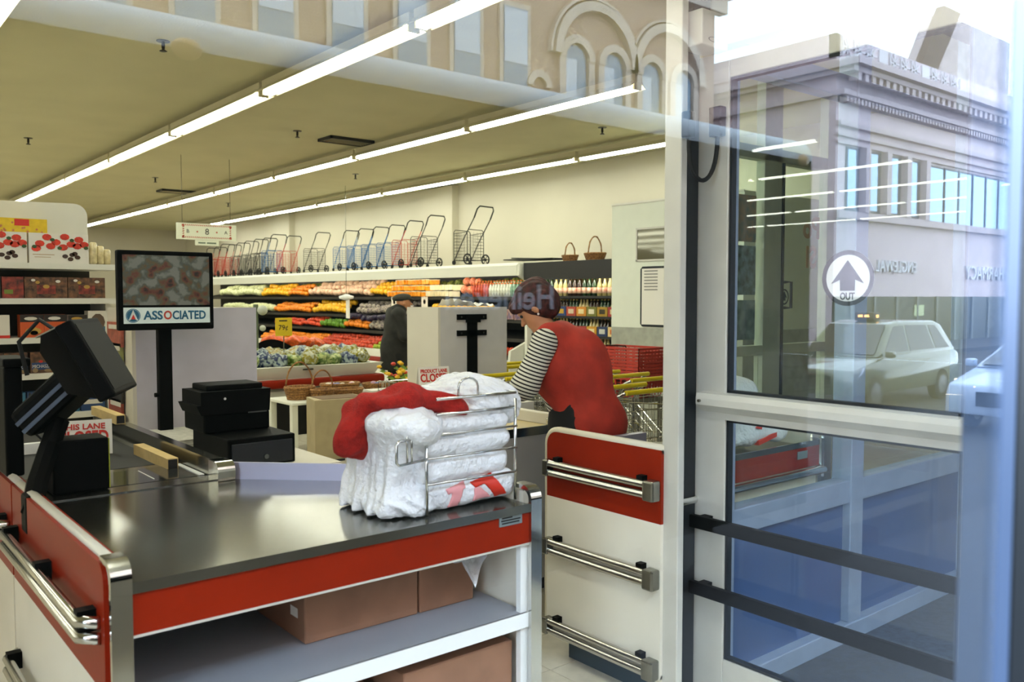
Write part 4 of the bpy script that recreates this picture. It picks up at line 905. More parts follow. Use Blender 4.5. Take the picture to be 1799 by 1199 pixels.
E_('tomato', 2, 16.2, 17.4, 2, .105, .1, .03, .04, 'tomato on the third produce shelf behind the yellow price sign', 'far tomatoes third shelf')
E_('tomato', 2, 15.35, 16.1, 3, .105, .1, .035, .04, 'tomato heaped on the third produce shelf', 'tomatoes third shelf')
E_('pepper', 2, 14.4, 15.3, 2, .1, .09, .03, .045, 'green pepper on the third produce shelf', 'green peppers')
E_('orange', 2, 13.55, 14.35, 2, .10, .09, .03, .048, 'orange beside the green peppers', 'oranges beside peppers')
E_('garlic_net', 2, 11.7, 13.5, 2, .14, .12, .03, .055, 'white-striped vegetable net on the third produce shelf', 'vegetable nets third shelf')
E_('eggplant', 1, 12.2, 14.3, 1, .13, .1, 0, .03, 'dark eggplant along the front of the second shelf', 'eggplants')
for o in list(COL.objects):
    if o.name.startswith('eggplant'): o.location.x = 7.87; o.location.z -= .10
E_('orange', 3, 14.9, 17.6, 3, .10, .10, .02, .048, 'orange in the big bottom tray, far half', 'oranges bottom tray far')
E_('apple', 3, 12.9, 14.85, 4, .095, .095, .02, .042, 'red apple in the bottom tray', 'red apples bottom tray')
E_('green_apple', 3, 12.45, 12.85, 4, .095, .095, .02, .042, 'green apple between the red ones in the bottom tray', 'green apples bottom tray')
E_('orange', 3, 11.5, 12.4, 4, .10, .10, .02, .048, 'orange in the bottom tray left of the man in the cap', 'oranges bottom tray near')
E_('tomato', 3, 9.4, 11.4, 3, .105, .10, .02, .04, 'tomato in the bottom tray near the case end', 'tomatoes bottom tray')
# hanging cards and scale
tagm = M('price_card', '#e9dfcf', .6)
for y, z, lab in ((12.95, 1.50, 'small white price card with red print hanging under the top shelf'), (12.0, 1.51, 'white price card beside the man\'s cap')):
    o = thing('price_card', lab, 'sign', (7.99, y, z))
    MB().box(7.985, 7.99, y-.09, y+.09, z-.09, z+.09).build('card', tagm, o)
    MB().disc((7.985, y, z), .04, .04, (0, -1, 0), (0, 0, 1), 10, th=-.002).build('print', redink, o)
hs = thing('hanging_scale', 'white hanging produce scale with a paper strip', 'scale', (7.3, 13.4, 1.2))
MB().lathe([(.02, .33), (.12, .36), (.13, .40), (.02, .44)], (7.3, 13.4, 1.2), 14).build('pan', white_pl, hs, smooth=True)
MB().box(7.29, 7.31, 13.3, 13.4, 1.22, 1.55).build('paper_strip', paper, hs)
MB().cyl((7.3, 13.4, 1.64), (7.3, 13.4, 3.5), .004, 6).build('cord', steel, hs)
# ------------------------------------------------------------------ folding carts on top of the case
def make_cart(nm, frame_mat, grip=.88):
    o = bpy.data.objects.new('folding_cart', None); COL.objects.link(o)
    L, W_, Hb = .30, .19, .50
    fr = MB()
    for x in (-W_, W_):
        fr.tube([(x, L, .05), (x, L*.35, .38), (x, -.12, grip*.80)], .008, 6)
        fr.cyl((x, .02, .07), (x, .02, Hb), .006, 6).cyl((x, L, .07), (x, L, Hb-.02), .006, 6)
    for y in (.02, L):
        fr.tube([(-W_, y, Hb-.05), (-W_, y, Hb), (-W_+.03, y, Hb+.04), (W_-.03, y, Hb+.04), (W_, y, Hb), (W_, y, Hb-.05)], .006, 6)
    for x in (-W_, W_): fr.cyl((x, .02, Hb), (x, L, Hb-.02), .005, 6)
    fr.cyl((-W_, .02, .07), (W_, .02, .07), .007, 6).cyl((-W_, L, .07), (W_, L, .07), .007, 6)
    fr.build('frame', frame_mat, o, local=True, smooth=True)
    wm = MB()
    for k in range(1, 9):
        z = .07+(Hb-.07)*k/9; r_ = .0022
        wm.cyl((-W_, .02, z), (W_, .02, z), r_, 4).cyl((-W_, L, z), (W_, L, z), r_, 4).cyl((-W_, .02, z), (-W_, L, z), r_, 4).cyl((W_, .02, z), (W_, L, z), r_, 4)
    for k in range(1, 5):
        x = -W_+2*W_*k/5; wm.cyl((x, .02, .07), (x, .02, Hb), .0022, 4).cyl((x, L, .07), (x, L, Hb), .0022, 4)
        y = .02+(L-.02)*k/5; wm.cyl((-W_, y, .07), (-W_, y, Hb), .0022, 4).cyl((W_, y, .07), (W_, y, Hb), .0022, 4).cyl((-W_, y, .07), (W_, y, .07), .0022, 4)
    wm.build('wire_basket', frame_mat, o, local=True)
    MB().tube([(-W_, -.12, grip*.80), (-W_, -.185, grip*.95), (-W_+.04, -.205, grip), (W_-.04, -.205, grip), (W_, -.185, grip*.95), (W_, -.12, grip*.80)], .011, 6).build('handle', rubber, o, local=True, smooth=True)
    for x in (-W_-.02, W_+.02):
        wl = MB().tube([(x, .0+.075*math.cos(a), .085+.075*math.sin(a)) for a in [2*PI*i/14 for i in range(14)]], .012, 6, closed=True).cyl((x-.012, 0, .085), (x+.012, 0, .085), .022, 8)
        for a in range(6): wl.cyl((x, 0, .085), (x, .07*math.cos(a*PI/3), .085+.07*math.sin(a*PI/3)), .007, 4)
        wl.build('wheel', rubber, o, local=True, smooth=40)
        MB().cyl((x*.9-.008, L, .035), (x*.9+.008, L, .035), .035, 10).build('small_wheel', rubber, o, local=True)
    return o
cm_black = M('cart_black', '#17181a', .4, .3); cm_blue = M('cart_blue', '#1d5f9c', .35, .3); cm_red = M('cart_red', '#b53a2a', .35, .3)
protos = {'black': make_cart('k', cm_black), 'blue': make_cart('b', cm_blue), 'red': make_cart('r', cm_red)}
CART = [('black', 10.72, .2, 1.0, 'largest black folding cart standing apart above the bottles'), ('black', 12.0, .1, .95, 'tall black folding cart next to the red one'), ('red', 12.62, .1, .9, 'red folding cart with black grip between black and blue carts'),
        ('blue', 13.18, .05, .86, 'blue folding cart nearest the red one'), ('blue', 13.72, .05, .86, 'second blue folding cart from the red one'), ('blue', 14.26, .05, .86, 'third blue folding cart from the red one'), ('blue', 14.8, .05, .86, 'farthest of the four blue folding carts'),
        ('black', 16.0, .15, .9, 'black folding cart standing alone in the middle of the case top'), ('red', 17.3, .1, .9, 'red folding cart with black handle left of the lone black cart'), ('blue', 18.05, .05, .98, 'tall dark blue folding cart in the far crowd'),
        ('black', 18.5, .05, .92, 'black folding cart, first in the far crowd'), ('black', 18.98, .05, .92, 'black folding cart, second in the far crowd'), ('black', 19.5, 0, .9, 'black folding cart, third in the far crowd'), ('black', 19.98, 0, .88, 'black folding cart, fourth in the far crowd'),
        ('red', 20.5, 0, .86, 'red folding cart, first of the far reds'), ('red', 20.95, 0, .9, 'red folding cart, second of the far reds'), ('red', 21.4, 0, .84, 'red folding cart, third of the far reds'), ('black', 21.9, 0, .84, 'black folding cart above the monitor, right one')]
seen = set()
for c_, y, rz, sc_, lab in CART:
    o = protos[c_] if c_ not in seen else copy_tree(protos[c_]); seen.add(c_)
    o.location = (8.1, y, 2.085); o.rotation_euler = (0, 0, rz); o.scale = (sc_, sc_, sc_); tag(o, lab, 'cart', 'folding carts on the produce case')
# flat folded rack and wicker baskets on the beer cooler
fk = thing('folded_cart', 'black folded wire cart lying flat on the beer cooler', 'cart', (7.9, 9.0, 2.06))
mm = MB()
for k in range(7): mm.cyl((7.72, 8.6+.11*k, 2.10), (8.05, 8.6+.11*k, 2.10), .005, 4)
mm.tube([(7.70, 8.55, 2.10), (7.70, 9.55, 2.11), (8.08, 9.55, 2.11), (8.08, 8.55, 2.10)], .009, 6, closed=True).cyl((7.72, 8.5, 2.09), (7.72, 9.4, 2.13), .009, 6)
mm.build('frame', cm_black, fk)
wick = M('wicker', '#a9783c', .7, col2='#6a4520', scale=60, bump=.8)
def basket(x, y, z, rx_, ry_, h, handle, label, group=None, slices=4):
    o = thing('wicker_basket', label, 'basket', (x, y, z), group=group)
    m_ = MB()
    for k in range(slices+1):
        t = k/slices; s_ = .78+.22*t
        m_.tube([(x+rx_*s_*math.cos(a), y+ry_*s_*math.sin(a), z+.012+(h-.012)*t) for a in [2*PI*i/20 for i in range(20)]], h/slices*.62, 6, closed=True)
    m_.build('weave', wick, o, smooth=True)
    MB().lathe([(rx_*.76, 0), (rx_*.76, .01)], (x, y, z), 16).build('bottom', wick, o)
    if handle:
        p_ = [(x+rx_*math.cos(a), y, z+h+handle*math.sin(a)) for a in [PI*i/14 for i in range(15)]]
        hm = MB().tube(p_, .008, 6); hm.tube([(a, b+.012*math.sin(i*1.9), c+.004) for i, (a, b, c) in enumerate(p_)], .006, 5)
        hm.build('handle', wick, o, smooth=True)
    return o
basket(7.92, 7.95, 2.055, .12, .15, .09, .22, 'brown wicker basket with a tall arched handle on the beer cooler')
basket(7.92, 8.42, 2.055, .09, .12, .08, .17, 'smaller brown wicker basket beside the tall-handled one')
# ------------------------------------------------------------------ beer cooler
BY0, BY1 = 7.20, 9.02
be = thing('beer_cooler', 'open beer cooler with black header and dark wire shelves', 'cooler', (8.1, 8.1, 0))
MB().box(7.62, 8.7, BY0, BY1, 1.86, 2.05).box(7.62, 7.635, BY0, BY1, 1.815, 1.86).build('header', M('header_black', '#14110e', .5), be)  # front lip added to hide the unseen lamp behind it
MB().box(8.5, 8.7, BY0, BY1, 0, 1.86).build('back', M('cooler_back', '#8a7a4a', .6), be)
MB().box(7.66, 8.5, BY0, BY1, 0, .42).build('base', case_w, be)
MB().box(7.64, 7.74, BY1-.05, BY1, .42, 1.86).build('post', case_w, be)
BS = [1.60, 1.34, 1.09, .84, .60]
for z in BS: MB().box(7.72, 8.5, BY0, BY1-.05, z-.03, z).build('shelf', dark, be)
MB().cyl((7.66, BY0+.1, 1.848), (7.66, BY1-.1, 1.848), .009, 8).build('lamp', emis('cooler_fill_light', (1, .97, .8), 40), be)  # unseen lamp added to brighten the bottles, hidden by the header lip
beer = MB().lathe([(.030, 0), (.031, .11), (.028, .13), (.013, .17), (.0125, .205)], n=10); beer.lathe([(.0135, .20), (.0135, .212)], n=8, mi=1)
beer.lathe([(.0315, .03), (.0315, .095)], n=10, mi=2)
labm = M('beer_label', '#efe3c4', .5, col2='#c9482c', scale=9)
for nm, c_ in (('green_beer_bottle', '#23401a'), ('brown_beer_bottle', '#3d2410'), ('clear_beer_bottle', '#c9b97a')):
    proto_mesh(nm, beer, [M(nm + '_glass', c_, .12, spec=.8), M('crown_gold', '#d8bf6a', .35, .5), labm])
kinds = ['brown_beer_bottle', 'clear_beer_bottle', 'green_beer_bottle']
def put_bottle(kind, x, y, z, label, group, sc_=1.):
    o = bpy.data.objects.new('beer_bottle', FR[kind]); COL.objects.link(o); o.location = (x, y, z); o.rotation_euler = (0, 0, random.random()*6); o.scale = (sc_, sc_, sc_); tag(o, label, 'bottle', group)
for k in range(19):
    kd = kinds[(k//3) % 3]
    for r_ in range(2): put_bottle(kd, 7.78+.09*r_, BY0+.07+.09*k, BS[0], '%s beer bottle on the top cooler shelf' % kd.split('_')[0], '%s bottles on the top cooler shelf' % kd.split('_')[0], 1.13)
carr = MB().box(-.1, .1, -.065, .065, 0, .125)
packs = [('#d49a2a', '#e6d3a0'), ('#b5432a', '#e0c9a8'), ('#a8362c', '#d9c59a'), ('#1f3f7a', '#c9a030'), ('#b08a22', '#3a3010'), ('#e0c48a', '#c8661c'), ('#7c7a2c', '#e8e0c0'), ('#24365f', '#c9c9c0'), ('#d88a1c', '#f0dca0')]
for si, z in enumerate(BS[1:4]):
    for k in range(9):
        a_, b_ = packs[(k*2+si*3) % 9]; y = BY0+.10+.19*k
        o = thing('beer_carrier', 'six-pack carrier with printed carton, %s of %s cooler shelf' % (('first', 'second', 'third', 'fourth', 'fifth', 'sixth', 'seventh', 'eighth', 'ninth')[k], ('second', 'third', 'fourth')[si]), 'six-pack', (7.84, y, z), group='beer six-packs')
        MB().box(7.78, 7.90, y-.088, y+.088, z, z+.12).build('carton', M('pack_%s' % a_, a_, .5, var=.1), o)
        MB().box(7.778, 7.78, y-.05, y+.05, z+.03, z+.09).build('print', M('pack_%s' % b_, b_, .5), o)
        for q in range(3):
            bb = bpy.data.objects.new('bottle', FR[kinds[(k+si) % 3]]); COL.objects.link(bb); bb.parent = o; bb.location = (0, -.058+.058*q, .004)
# ------------------------------------------------------------------ walk-in cooler box
wk = thing('walk_in_cooler', 'tall white walk-in cooler box with a small window', 'cooler', (7.9, 6.3, 0))
wkm = M('cooler_white', '#dfe3d3', .5, var=.02)
MB().box(7.40, 8.78, 5.3, 7.15, 1.235, 2.665).build('upper_wall', wkm, wk)
MB().box(7.40, 8.78, 5.3, 7.15, 0, 1.235).build('lower_wall', M('galvanised', '#a5a89c', .45, .4, var=.1), wk)
MB().box(7.388, 7.40, 5.3, 7.15, 2.65, 2.675).build('top_trim', alu, wk)
MB().box(7.385, 7.40, 5.9, 6.76, 1.99, 2.01).box(7.385, 7.40, 5.9, 6.76, 2.35, 2.37).box(7.385, 7.40, 6.74, 6.76, 1.99, 2.37).build('window_frame', alu, wk)
MB().box(7.392, 7.399, 5.9, 6.74, 2.01, 2.35).build('window_pane', M('dark_pane', '#6a6650', .05, spec=1.0, metal=.3), wk)
nb = thing('notice_board', 'framed notice board with paper lists on the walk-in cooler', 'notice board', (7.39, 6.4, 1.25))
MB().prism([(6.68, 1.28)]+[(6.68, 1.9), (6.65, 1.93), (5.95, 1.93), (5.95, 1.25), (6.65, 1.25)], 'x', 7.38, 7.399).build('frame', alu_d, nb)
MB().box(7.377, 7.38, 5.97, 6.655, 1.275, 1.905).build('sheet', paper, nb)
mm = MB()
for k in range(7): mm.box(7.376, 7.377, 6.42, 6.62, 1.87-.035*k, 1.885-.035*k)
mm.build('print', M('pale_ink', '#8c8a84', .7), nb)
# red shopping baskets, stacked
rb_m = M('basket_red', '#b5301f', .4, var=.1)
def basket_mesh():
    m_ = MB(); a, b_, c_, d_ = .25, .17, .22, .145
    def ring(w1, d1, z, t): m_.box(-w1, w1, -d1, -d1+t, z, z+.022).box(-w1, w1, d1-t, d1, z, z+.022).box(-w1, -w1+t, -d1, d1, z, z+.022).box(w1-t, w1, -d1, d1, z, z+.022)
    ring(a, b_, .20, .012); ring(a*.98, b_*.98, .165, .006)
    m_.box(-c_, c_, -d_, d_, 0, .006)
    for i in range(9):
        t = -1+2*i/8
        for s_ in (-1, 1):
            m_.add([(c_*t-.006, s_*d_, 0), (c_*t+.006, s_*d_, 0), (a*t+.006, s_*b_, .2), (a*t-.006, s_*b_, .2)], [(0, 1, 2, 3)])
            m_.add([(s_*c_, d_*t-.005, 0), (s_*c_, d_*t+.005, 0), (s_*a, b_*t+.005, .2), (s_*a, b_*t-.005, .2)], [(0, 1, 2, 3)])
    return m_
bo = None
for k in range(9):
    if bo is None:
        bo = thing('shopping_basket', '', 'basket'); basket_mesh().build('body', rb_m, bo, local=True)
        MB().tube([(-.1, .15, .22), (-.1, .155, .235), (.1, .155, .235), (.1, .15, .22)], .006, 6).build('handle', black_pl, bo, local=True); o = bo
    else: o = copy_tree(bo)
    o.location = (6.3, 5.86, .62+.032*k); o.rotation_euler = (0, 0, R(90)); o.scale = (1.28, 1.1, 1)
    tag(o, 'red plastic shopping basket, %s from the top of the stack by the cooler' % ('ninth', 'eighth', 'seventh', 'sixth', 'fifth', 'fourth', 'third', 'second', 'first')[k], 'basket', 'stacked red shopping baskets')
MB().box(6.1, 6.5, 5.55, 6.17, .57, .615).box(6.12, 6.15, 5.57, 5.6, 0, .57).box(6.45, 6.48, 5.57, 5.6, 0, .57).box(6.12, 6.15, 6.12, 6.15, 0, .57).box(6.45, 6.48, 6.12, 6.15, 0, .57).build('basket_stand', steel, label='low metal stand under the red basket stack', cat='stand')
# ------------------------------------------------------------------ shopping carts
def make_trolley():
    o = bpy.data.objects.new('shopping_cart', None); COL.objects.link(o)
    W_ = .25; fr = MB()
    for s_ in (-1, 1):
        fr.tube([(s_*.24, .95, .12), (s_*.24, .10, .14), (s_*.25, .02, .30), (s_*.25, .05, .90), (s_*.25, .0, .985), (s_*.245, -.06, 1.015)], .011, 8)
    fr.cyl((-.24, .95, .12), (.24, .95, .12), .011, 8).cyl((-.25, .02, .33), (.25, .02, .33), .009, 8)
    fr.build('frame', chrome, o, local=True, smooth=True)
    MB().cyl((-.245, -.06, 1.015), (.245, -.06, 1.015), .016, 10).build('handle', yellow_pl, o, local=True, smooth=40)
    wm = MB(); y0, y1 = .05, .88
    def P(u, v, s_): return (s_*(.25-.05*u), y0+(y1-y0)*u, .42+.06*u+(.48-.10*u)*v)
    for s_ in (-1, 1):
        for k in range(13): wm.cyl(P(k/12, 0, s_), P(k/12, 1, s_), .003, 4)
        for k in (0, .35, .7, 1): wm.cyl(P(0, k, s_), P(1, k, s_), .0045 if k in (0, 1) else .003, 4)
    for k in range(9):
        t = -1+2*k/8
        wm.cyl((.2*t, y1, .48), (.2*t, y1, .86), .003, 4); wm.cyl((.25*t, y0, .42), (.2*t, y1, .48), .003, 4); wm.cyl((.245*t, y0, .42), (.245*t, y0, .88), .003, 4)
    for z in (.5, .62, .75, .86): wm.cyl((-.2, y1, z), (.2, y1, z), .003, 4)
    for z in (.42, .55, .7, .88): wm.cyl((-.25, y0, z), (.25, y0, z), .0035, 4)
    wm.build('wire_basket', chrome, o, local=True)
    sm_ = MB()
    for k in range(7): t = -1+2*k/6; sm_.cyl((.22*t, .07, .60), (.22*t, .30, .78), .003, 4)
    sm_.cyl((-.22, .30, .78), (.22, .30, .78), .004, 4); sm_.build('child_seat', chrome, o, local=True)
    for x in (-.24, .24):
        for y in (.12, .92): MB().cyl((x-.014, y, .055), (x+.014, y, .055), .055, 12).box(x-.02, x+.02, y-.02, y+.02, .09, .13).build('caster', rubber, o, local=True)
    return o
tr = make_trolley(); first = True
cnt = ('nearest', 'second', 'third', 'fourth', 'fifth', 'sixth', 'seventh', 'eighth', 'ninth')
for cx_, y0, n_, nm in ((3.98, 3.55, 8, 'left'), (4.58, 4.06, 7, 'right')):
    for k in range(n_):
        o = tr if first else copy_tree(tr); first = False
        o.location = (cx_+.01*math.sin(k*2.1), y0+.285*k, 0); o.rotation_euler = (0, 0, .02*math.sin(k*1.7)); tag(o, '%s chrome shopping cart with yellow handle in the %s nested row' % (cnt[k], nm), 'shopping cart', 'nested shopping carts')
# ------------------------------------------------------------------ island display with bagged produce
il = thing('island_display', 'white produce island with red bumper heaped with bagged produce', 'display', (4.4, 9.9, 0))
ix0, ix1, iy0, iy1 = 3.1, 5.42, 9.05, 10.7
MB().prism([(ix0+.1, iy0+.1), (ix1-.1, iy0+.1), (ix1-.1, iy1-.1), (ix0+.1, iy1-.1)], 'z', 0, .52).build('base', case_w, il)
rim = MB()
rim.add([(ix0+.08, iy0+.08, .66), (ix1-.08, iy0+.08, .66), (ix1-.08, iy1-.08, .66), (ix0+.08, iy1-.08, .66), (ix0, iy0, .80), (ix1, iy0, .80), (ix1, iy1, .80), (ix0, iy1, .80), (ix0+.1, iy0+.1, .80), (ix1-.1, iy0+.1, .80), (ix1-.1, iy1-.1, .80), (ix0+.1, iy1-.1, .80)],
        [(0, 1, 5, 4), (1, 2, 6, 5), (2, 3, 7, 6), (3, 0, 4, 7), (4, 5, 9, 8), (5, 6, 10, 9), (6, 7, 11, 10), (7, 4, 8, 11), (3, 2, 1, 0)])
rim.build('rim', case_w, il)
MB().rbox(ix0-.02, ix1+.02, iy0-.02, iy0+.08, .56, .66, .03).rbox(ix1-.06, ix1+.02, iy0+.02, iy1, .56, .66, .03).build('bumper', red_lam, il, smooth=40)
MB().box(ix0+.1, ix1-.1, iy0+.1, iy1-.1, .70, .74).build('deck', dark, il)
MB().box(4.38, 4.50, iy0-.004, iy0+.02, .755, .77).rot(rx=R(0)).build('maker_badge', ink, il)
bagc = [M('bag_yellow', '#9a7f04', .35, col2='#a9ad98', scale=24, sharp=.05), M('bag_blue', '#98a4a4', .3, col2='#0a2452', scale=24, sharp=.05), M('bag_green', '#44620f', .35, col2='#a0aa6c', scale=24, sharp=.05), M('bag_clear', '#a9ac94', .25, col2='#7a7208', scale=24, sharp=.05)]
def lump(seed, r=(.115, .105, .08)):
    q = random.Random(seed); m_ = MB().sphere((0, 0, 0), r, 16, 11); a = [q.uniform(0, 6) for _ in range(6)]
    m_.v = [(x*(1+.16*math.sin(40*y+a[0])+.1*math.sin(55*z+a[1])), y*(1+.16*math.sin(40*z+a[2])+.1*math.sin(60*x+a[3])), z*(1+.2*math.sin(38*x+a[4])+.12*math.sin(52*y+a[5]))) for x, y, z in m_.v]; return m_
for k in range(4): proto_mesh('bag%d' % k, lump(k), bagc[k], False)
k = 0
for j in range(6):
    for i in range(12):
        o = bpy.data.objects.new('produce_bag', FR['bag%d' % random.choice([0, 1, 1, 2, 3, 3])]); COL.objects.link(o)
        o.location = (ix0+.22+.17*i+random.uniform(-.03, .03), iy0+.18+.145*j+random.uniform(-.03, .03), .84+.05*math.sin(PI*min(1, j/4.))+random.uniform(-.01, .05))
        o.rotation_euler = (random.uniform(-.3, .3), random.uniform(-.3, .3), random.uniform(0, 6)); tag(o, 'clear bag of mixed produce heaped on the island', 'bag', 'bagged produce on the island'); k += 1
proto_mesh('carrot_bag', lump(11, (.16, .12, .07)), M('carrot_orange', '#d8581c', .4, var=.3, scale=30), False)
for x, y, z in ((3.75, 10.05, 1.0), (3.95, 10.1, .98), (4.75, 10.15, 1.02), (4.95, 10.2, 1.0), (5.1, 10.3, .98), (4.55, 10.3, 1.03)):
    o = bpy.data.objects.new('carrot_bag', FR['carrot_bag']); COL.objects.link(o); o.location = (x, y, z); o.rotation_euler = (0, .1, random.random()*3); tag(o, 'orange bag of carrots at the back of the island heap', 'bag', 'carrot bags')
MB().grid(lambda u, v: (4.15+.55*u, 10.02+.12*v, .97+.10*math.sin(PI*u)-.06*v), 10, 3).grid(lambda u, v: (4.15+.55*u, 10.02, .90+(.07+.10*math.sin(PI*u))*v), 10, 1).build('tray_cover', black_pl, label='dark curved tray divider standing in the island heap', cat='divider')
ys = thing('price_sign', 'yellow price card reading 79¢ on a stand over the island', 'sign', (4.3, 9.42, .8))
MB().box(4.205, 4.41, 9.40, 9.405, 1.135, 1.345).build('card', M('sign_yellow', '#d8b914', .6), ys)
text('lettering', '79¢', .085, (4.30, 9.398, 1.23), FACE_FRONT, ink, ys, ext=.0006)
MB().box(4.25, 4.35, 9.398, 9.4, 1.305, 1.318).build('lettering', ink, ys)
MB().cyl((4.31, 9.41, .78), (4.31, 9.41, 1.14), .006, 6).build('stand', steel, ys)
# pale hanging bags roll near the island (white produce bag dispenser)
bd = thing('bag_dispenser', 'grey produce bag dispenser with white bag rolls on a stand', 'dispenser', (3.95, 9.6, .8))
MB().cyl((4.12, 9.75, .78), (4.12, 9.75, 1.5), .03, 8).build('pole', M('pole_green', '#5f6a52', .6), bd)
for z, s_ in ((1.43, .065), (1.22, .04)): MB().sphere((4.18, 9.7, z), (s_, s_*.8, s_*.9), 10, 7).build('bag_roll', M('roll_grey', '#b9bdb0', .6), bd, smooth=True)
# ------------------------------------------------------------------ basket table in front of the island
tb = thing('display_table', 'low white display table carrying wicker baskets', 'table', (4.5, 8.15, 0))
MB().rbox(3.72, 5.35, 7.95, 8.55, .505, .535, .008).build('top', case_w, tb)
for x in (3.76, 5.28):
    for y in (8.0, 8.5): MB().box(x-.03, x+.03, y-.03, y+.03, 0, .505).build('leg', case_w, tb)
MB().box(3.78, 5.26, 8.5, 8.52, .12, .5).build('back', dark, tb)
basket(3.93, 8.22, .536, .15, .12, .12, .26, 'round wicker basket with tall handle at the left of the table')
basket(4.10, 8.05, .536, .12, .10, .10, .20, 'smaller wicker basket with handle in front of the tall one')
basket(4.48, 8.38, .536, .22, .13, .11, 0, 'long oval wicker basket filled with wrapped sweets')
basket(4.42, 8.10, .536, .17, .11, .08, 0, 'shallow oval wicker basket in front of the long one')
basket(4.95, 8.35, .536, .20, .12, .09, 0, 'shallow wicker basket of pink and white packs')
swm = [M('sweet_a', '#c9a0b8', .4), M('sweet_b', '#5a6fae', .4), M('sweet_c', '#e8e0cc', .4)]
for k in range(18):
    x, y = (4.48, 8.38) if k < 9 else (4.95, 8.35)
    MB().sphere((x+random.uniform(-.15, .15), y+random.uniform(-.07, .07), .645 if k < 9 else .63), (.035, .025, .018), 7, 5).build('wrapped_sweet', swm[k % 3], label='wrapped sweet in the %s basket' % ('long oval' if k < 9 else 'pink and white'), cat='sweet', group='sweets in the %s basket' % ('long' if k < 9 else 'shallow'))
for k in range(4): MB().box(4.62+.01*k, 4.92, 7.98, 8.18, .536+.014*k, .548+.014*k).build('napkin_pack', paper, label='flat white napkin pack, %s in its pile' % ('lowest', 'second', 'third', 'topmost')[k], cat='napkins', group='napkin packs')
# flowers
flw = thing('flower_bunch', 'bunch of yellow and red flowers standing behind the red sweater', 'flowers', (5.2, 8.2, .536))
pot = MB().lathe([(.07, 0), (.09, .12), (.085, .12)], (5.2, 8.2, .536), 12).build('pot', wick, flw)
stm = MB(); fy = MB(); fr_ = MB(); lf = MB()
for k in range(34):
    a = random.random()*6.3; r_ = .32*math.sqrt(random.random()); z = .68+random.random()*.16; p_ = (5.2+r_*math.cos(a), 8.2+.7*r_*math.sin(a), z)
    stm.cyl((5.2+.03*math.cos(a), 8.2+.03*math.sin(a), .62), p_, .003, 4)
    (fr_ if k % 6 == 0 else fy).sphere(p_, (.03, .03, .02), 7, 5)
    lf.add([(p_[0], p_[1], p_[2]-.05), (p_[0]+.05, p_[1]+.01, p_[2]-.03), (p_[0]+.08, p_[1], p_[2]-.06), (p_[0]+.04, p_[1]-.02, p_[2]-.07)], [(0, 1, 2, 3)])
stm.build('stem', leafg, flw); fy.build('yellow_bloom', M('bloom_yellow', '#e0b012', .6), flw, smooth=True); fr_.build('red_bloom', M('bloom_red', '#c8402c', .6), flw, smooth=True); lf.build('leaf', M('leaf_bright', '#6f8f22', .6), flw, kind='stuff')
# beige floral bin
fb = thing('floral_bin', 'beige bin printed with small flowers standing on the floor', 'bin', (4.22, 7.7, 0))
binm = M('bin_beige', '#a99a78', .7, var=.06)
MB().prism([(3.74, 7.5)]+[(4.27, 7.42), (4.30, 7.45), (4.32, 7.82), (3.82, 7.84)], 'z', .02, .60).build('body', binm, fb)
MB().prism([(3.83, 7.53), (4.26, 7.46), (4.29, 7.79), (3.85, 7.81)], 'z', .60, .605).build('inside', M('bin_brown', '#6b5238', .8), fb)
d = MB()
for k in range(8): d.disc((3.92+.045*k, 7.478-.0077*k, .42+.03*math.sin(k*2.2)), .016, .014, (1, -.17, 0), (0, 0, 1), 8, th=.002)
d.build('flower_print', M('bin_flower', '#9c4a3a', .6), fb)
MB().box(3.80, 4.32, 7.45, 7.84, 0, .02).build('base', alu_d, fb)
# ------------------------------------------------------------------ people
skin_m = M('skin', '#c58a63', .5, var=.06, scale=12); hair_m = M('hair_auburn', '#260d09', .7, col2='#4a1710', scale=35, bump=.6)
vest_m = M('vest_red', '#a82a17', .8, var=.14, scale=14, bump=.25, bscale=30); jean_m = M('denim', '#27497e', .85, var=.15, scale=40)
blk_cl = M('black_cloth', '#0c0b0b', .9)
sm2 = bpy.data.materials.new('striped_jersey'); sm2.use_nodes = True; nt = sm2.node_tree; n = nt.nodes; l = nt.links
tc = n.new('ShaderNodeTexCoord'); sx_ = n.new('ShaderNodeSeparateXYZ'); l.new(tc.outputs['Object'], sx_.inputs[0])
ma = n.new('ShaderNodeMath'); ma.operation = 'MULTIPLY_ADD'; ma.inputs[1].default_value = -.35; l.new(sx_.outputs['Y'], ma.inputs[0]); l.new(sx_.outputs['Z'], ma.inputs[2])
mb_ = n.new('ShaderNodeMath'); mb_.operation = 'MULTIPLY'; mb_.inputs[1].default_value = 1/.0185; l.new(ma.outputs[0], mb_.inputs[0])
mc = n.new('ShaderNodeMath'); mc.operation = 'FRACT'; l.new(mb_.outputs[0], mc.inputs[0])
md = n.new('ShaderNodeMath'); md.operation = 'GREATER_THAN'; md.inputs[1].default_value = .42; l.new(mc.outputs[0], md.inputs[0])
mxr = n.new('ShaderNodeMix'); mxr.data_type = 'RGBA'; l.new(md.outputs[0], mxr.inputs[0]); mxr.inputs[6].default_value = (*lin('#241f20'), 1); mxr.inputs[7].default_value = (*lin('#d9d5c4'), 1)
l.new(mxr.outputs[2], n['Principled BSDF'].inputs['Base Color']); n['Principled BSDF'].inputs['Roughness'].default_value = .85
wo = thing('person', 'cashier in red vest over black and white striped shirt bending over counter', 'person', (2.985, 3.04, 0), R(35.7)); wo.scale = (.97, .97, .99)
tilt = (R(-38), 0, 0); HC = np.array((0, .275, 1.545))
def hd_(v):  # head-local -> body
    return HC+np.array(Euler(tilt).to_matrix()) @ np.array(v)
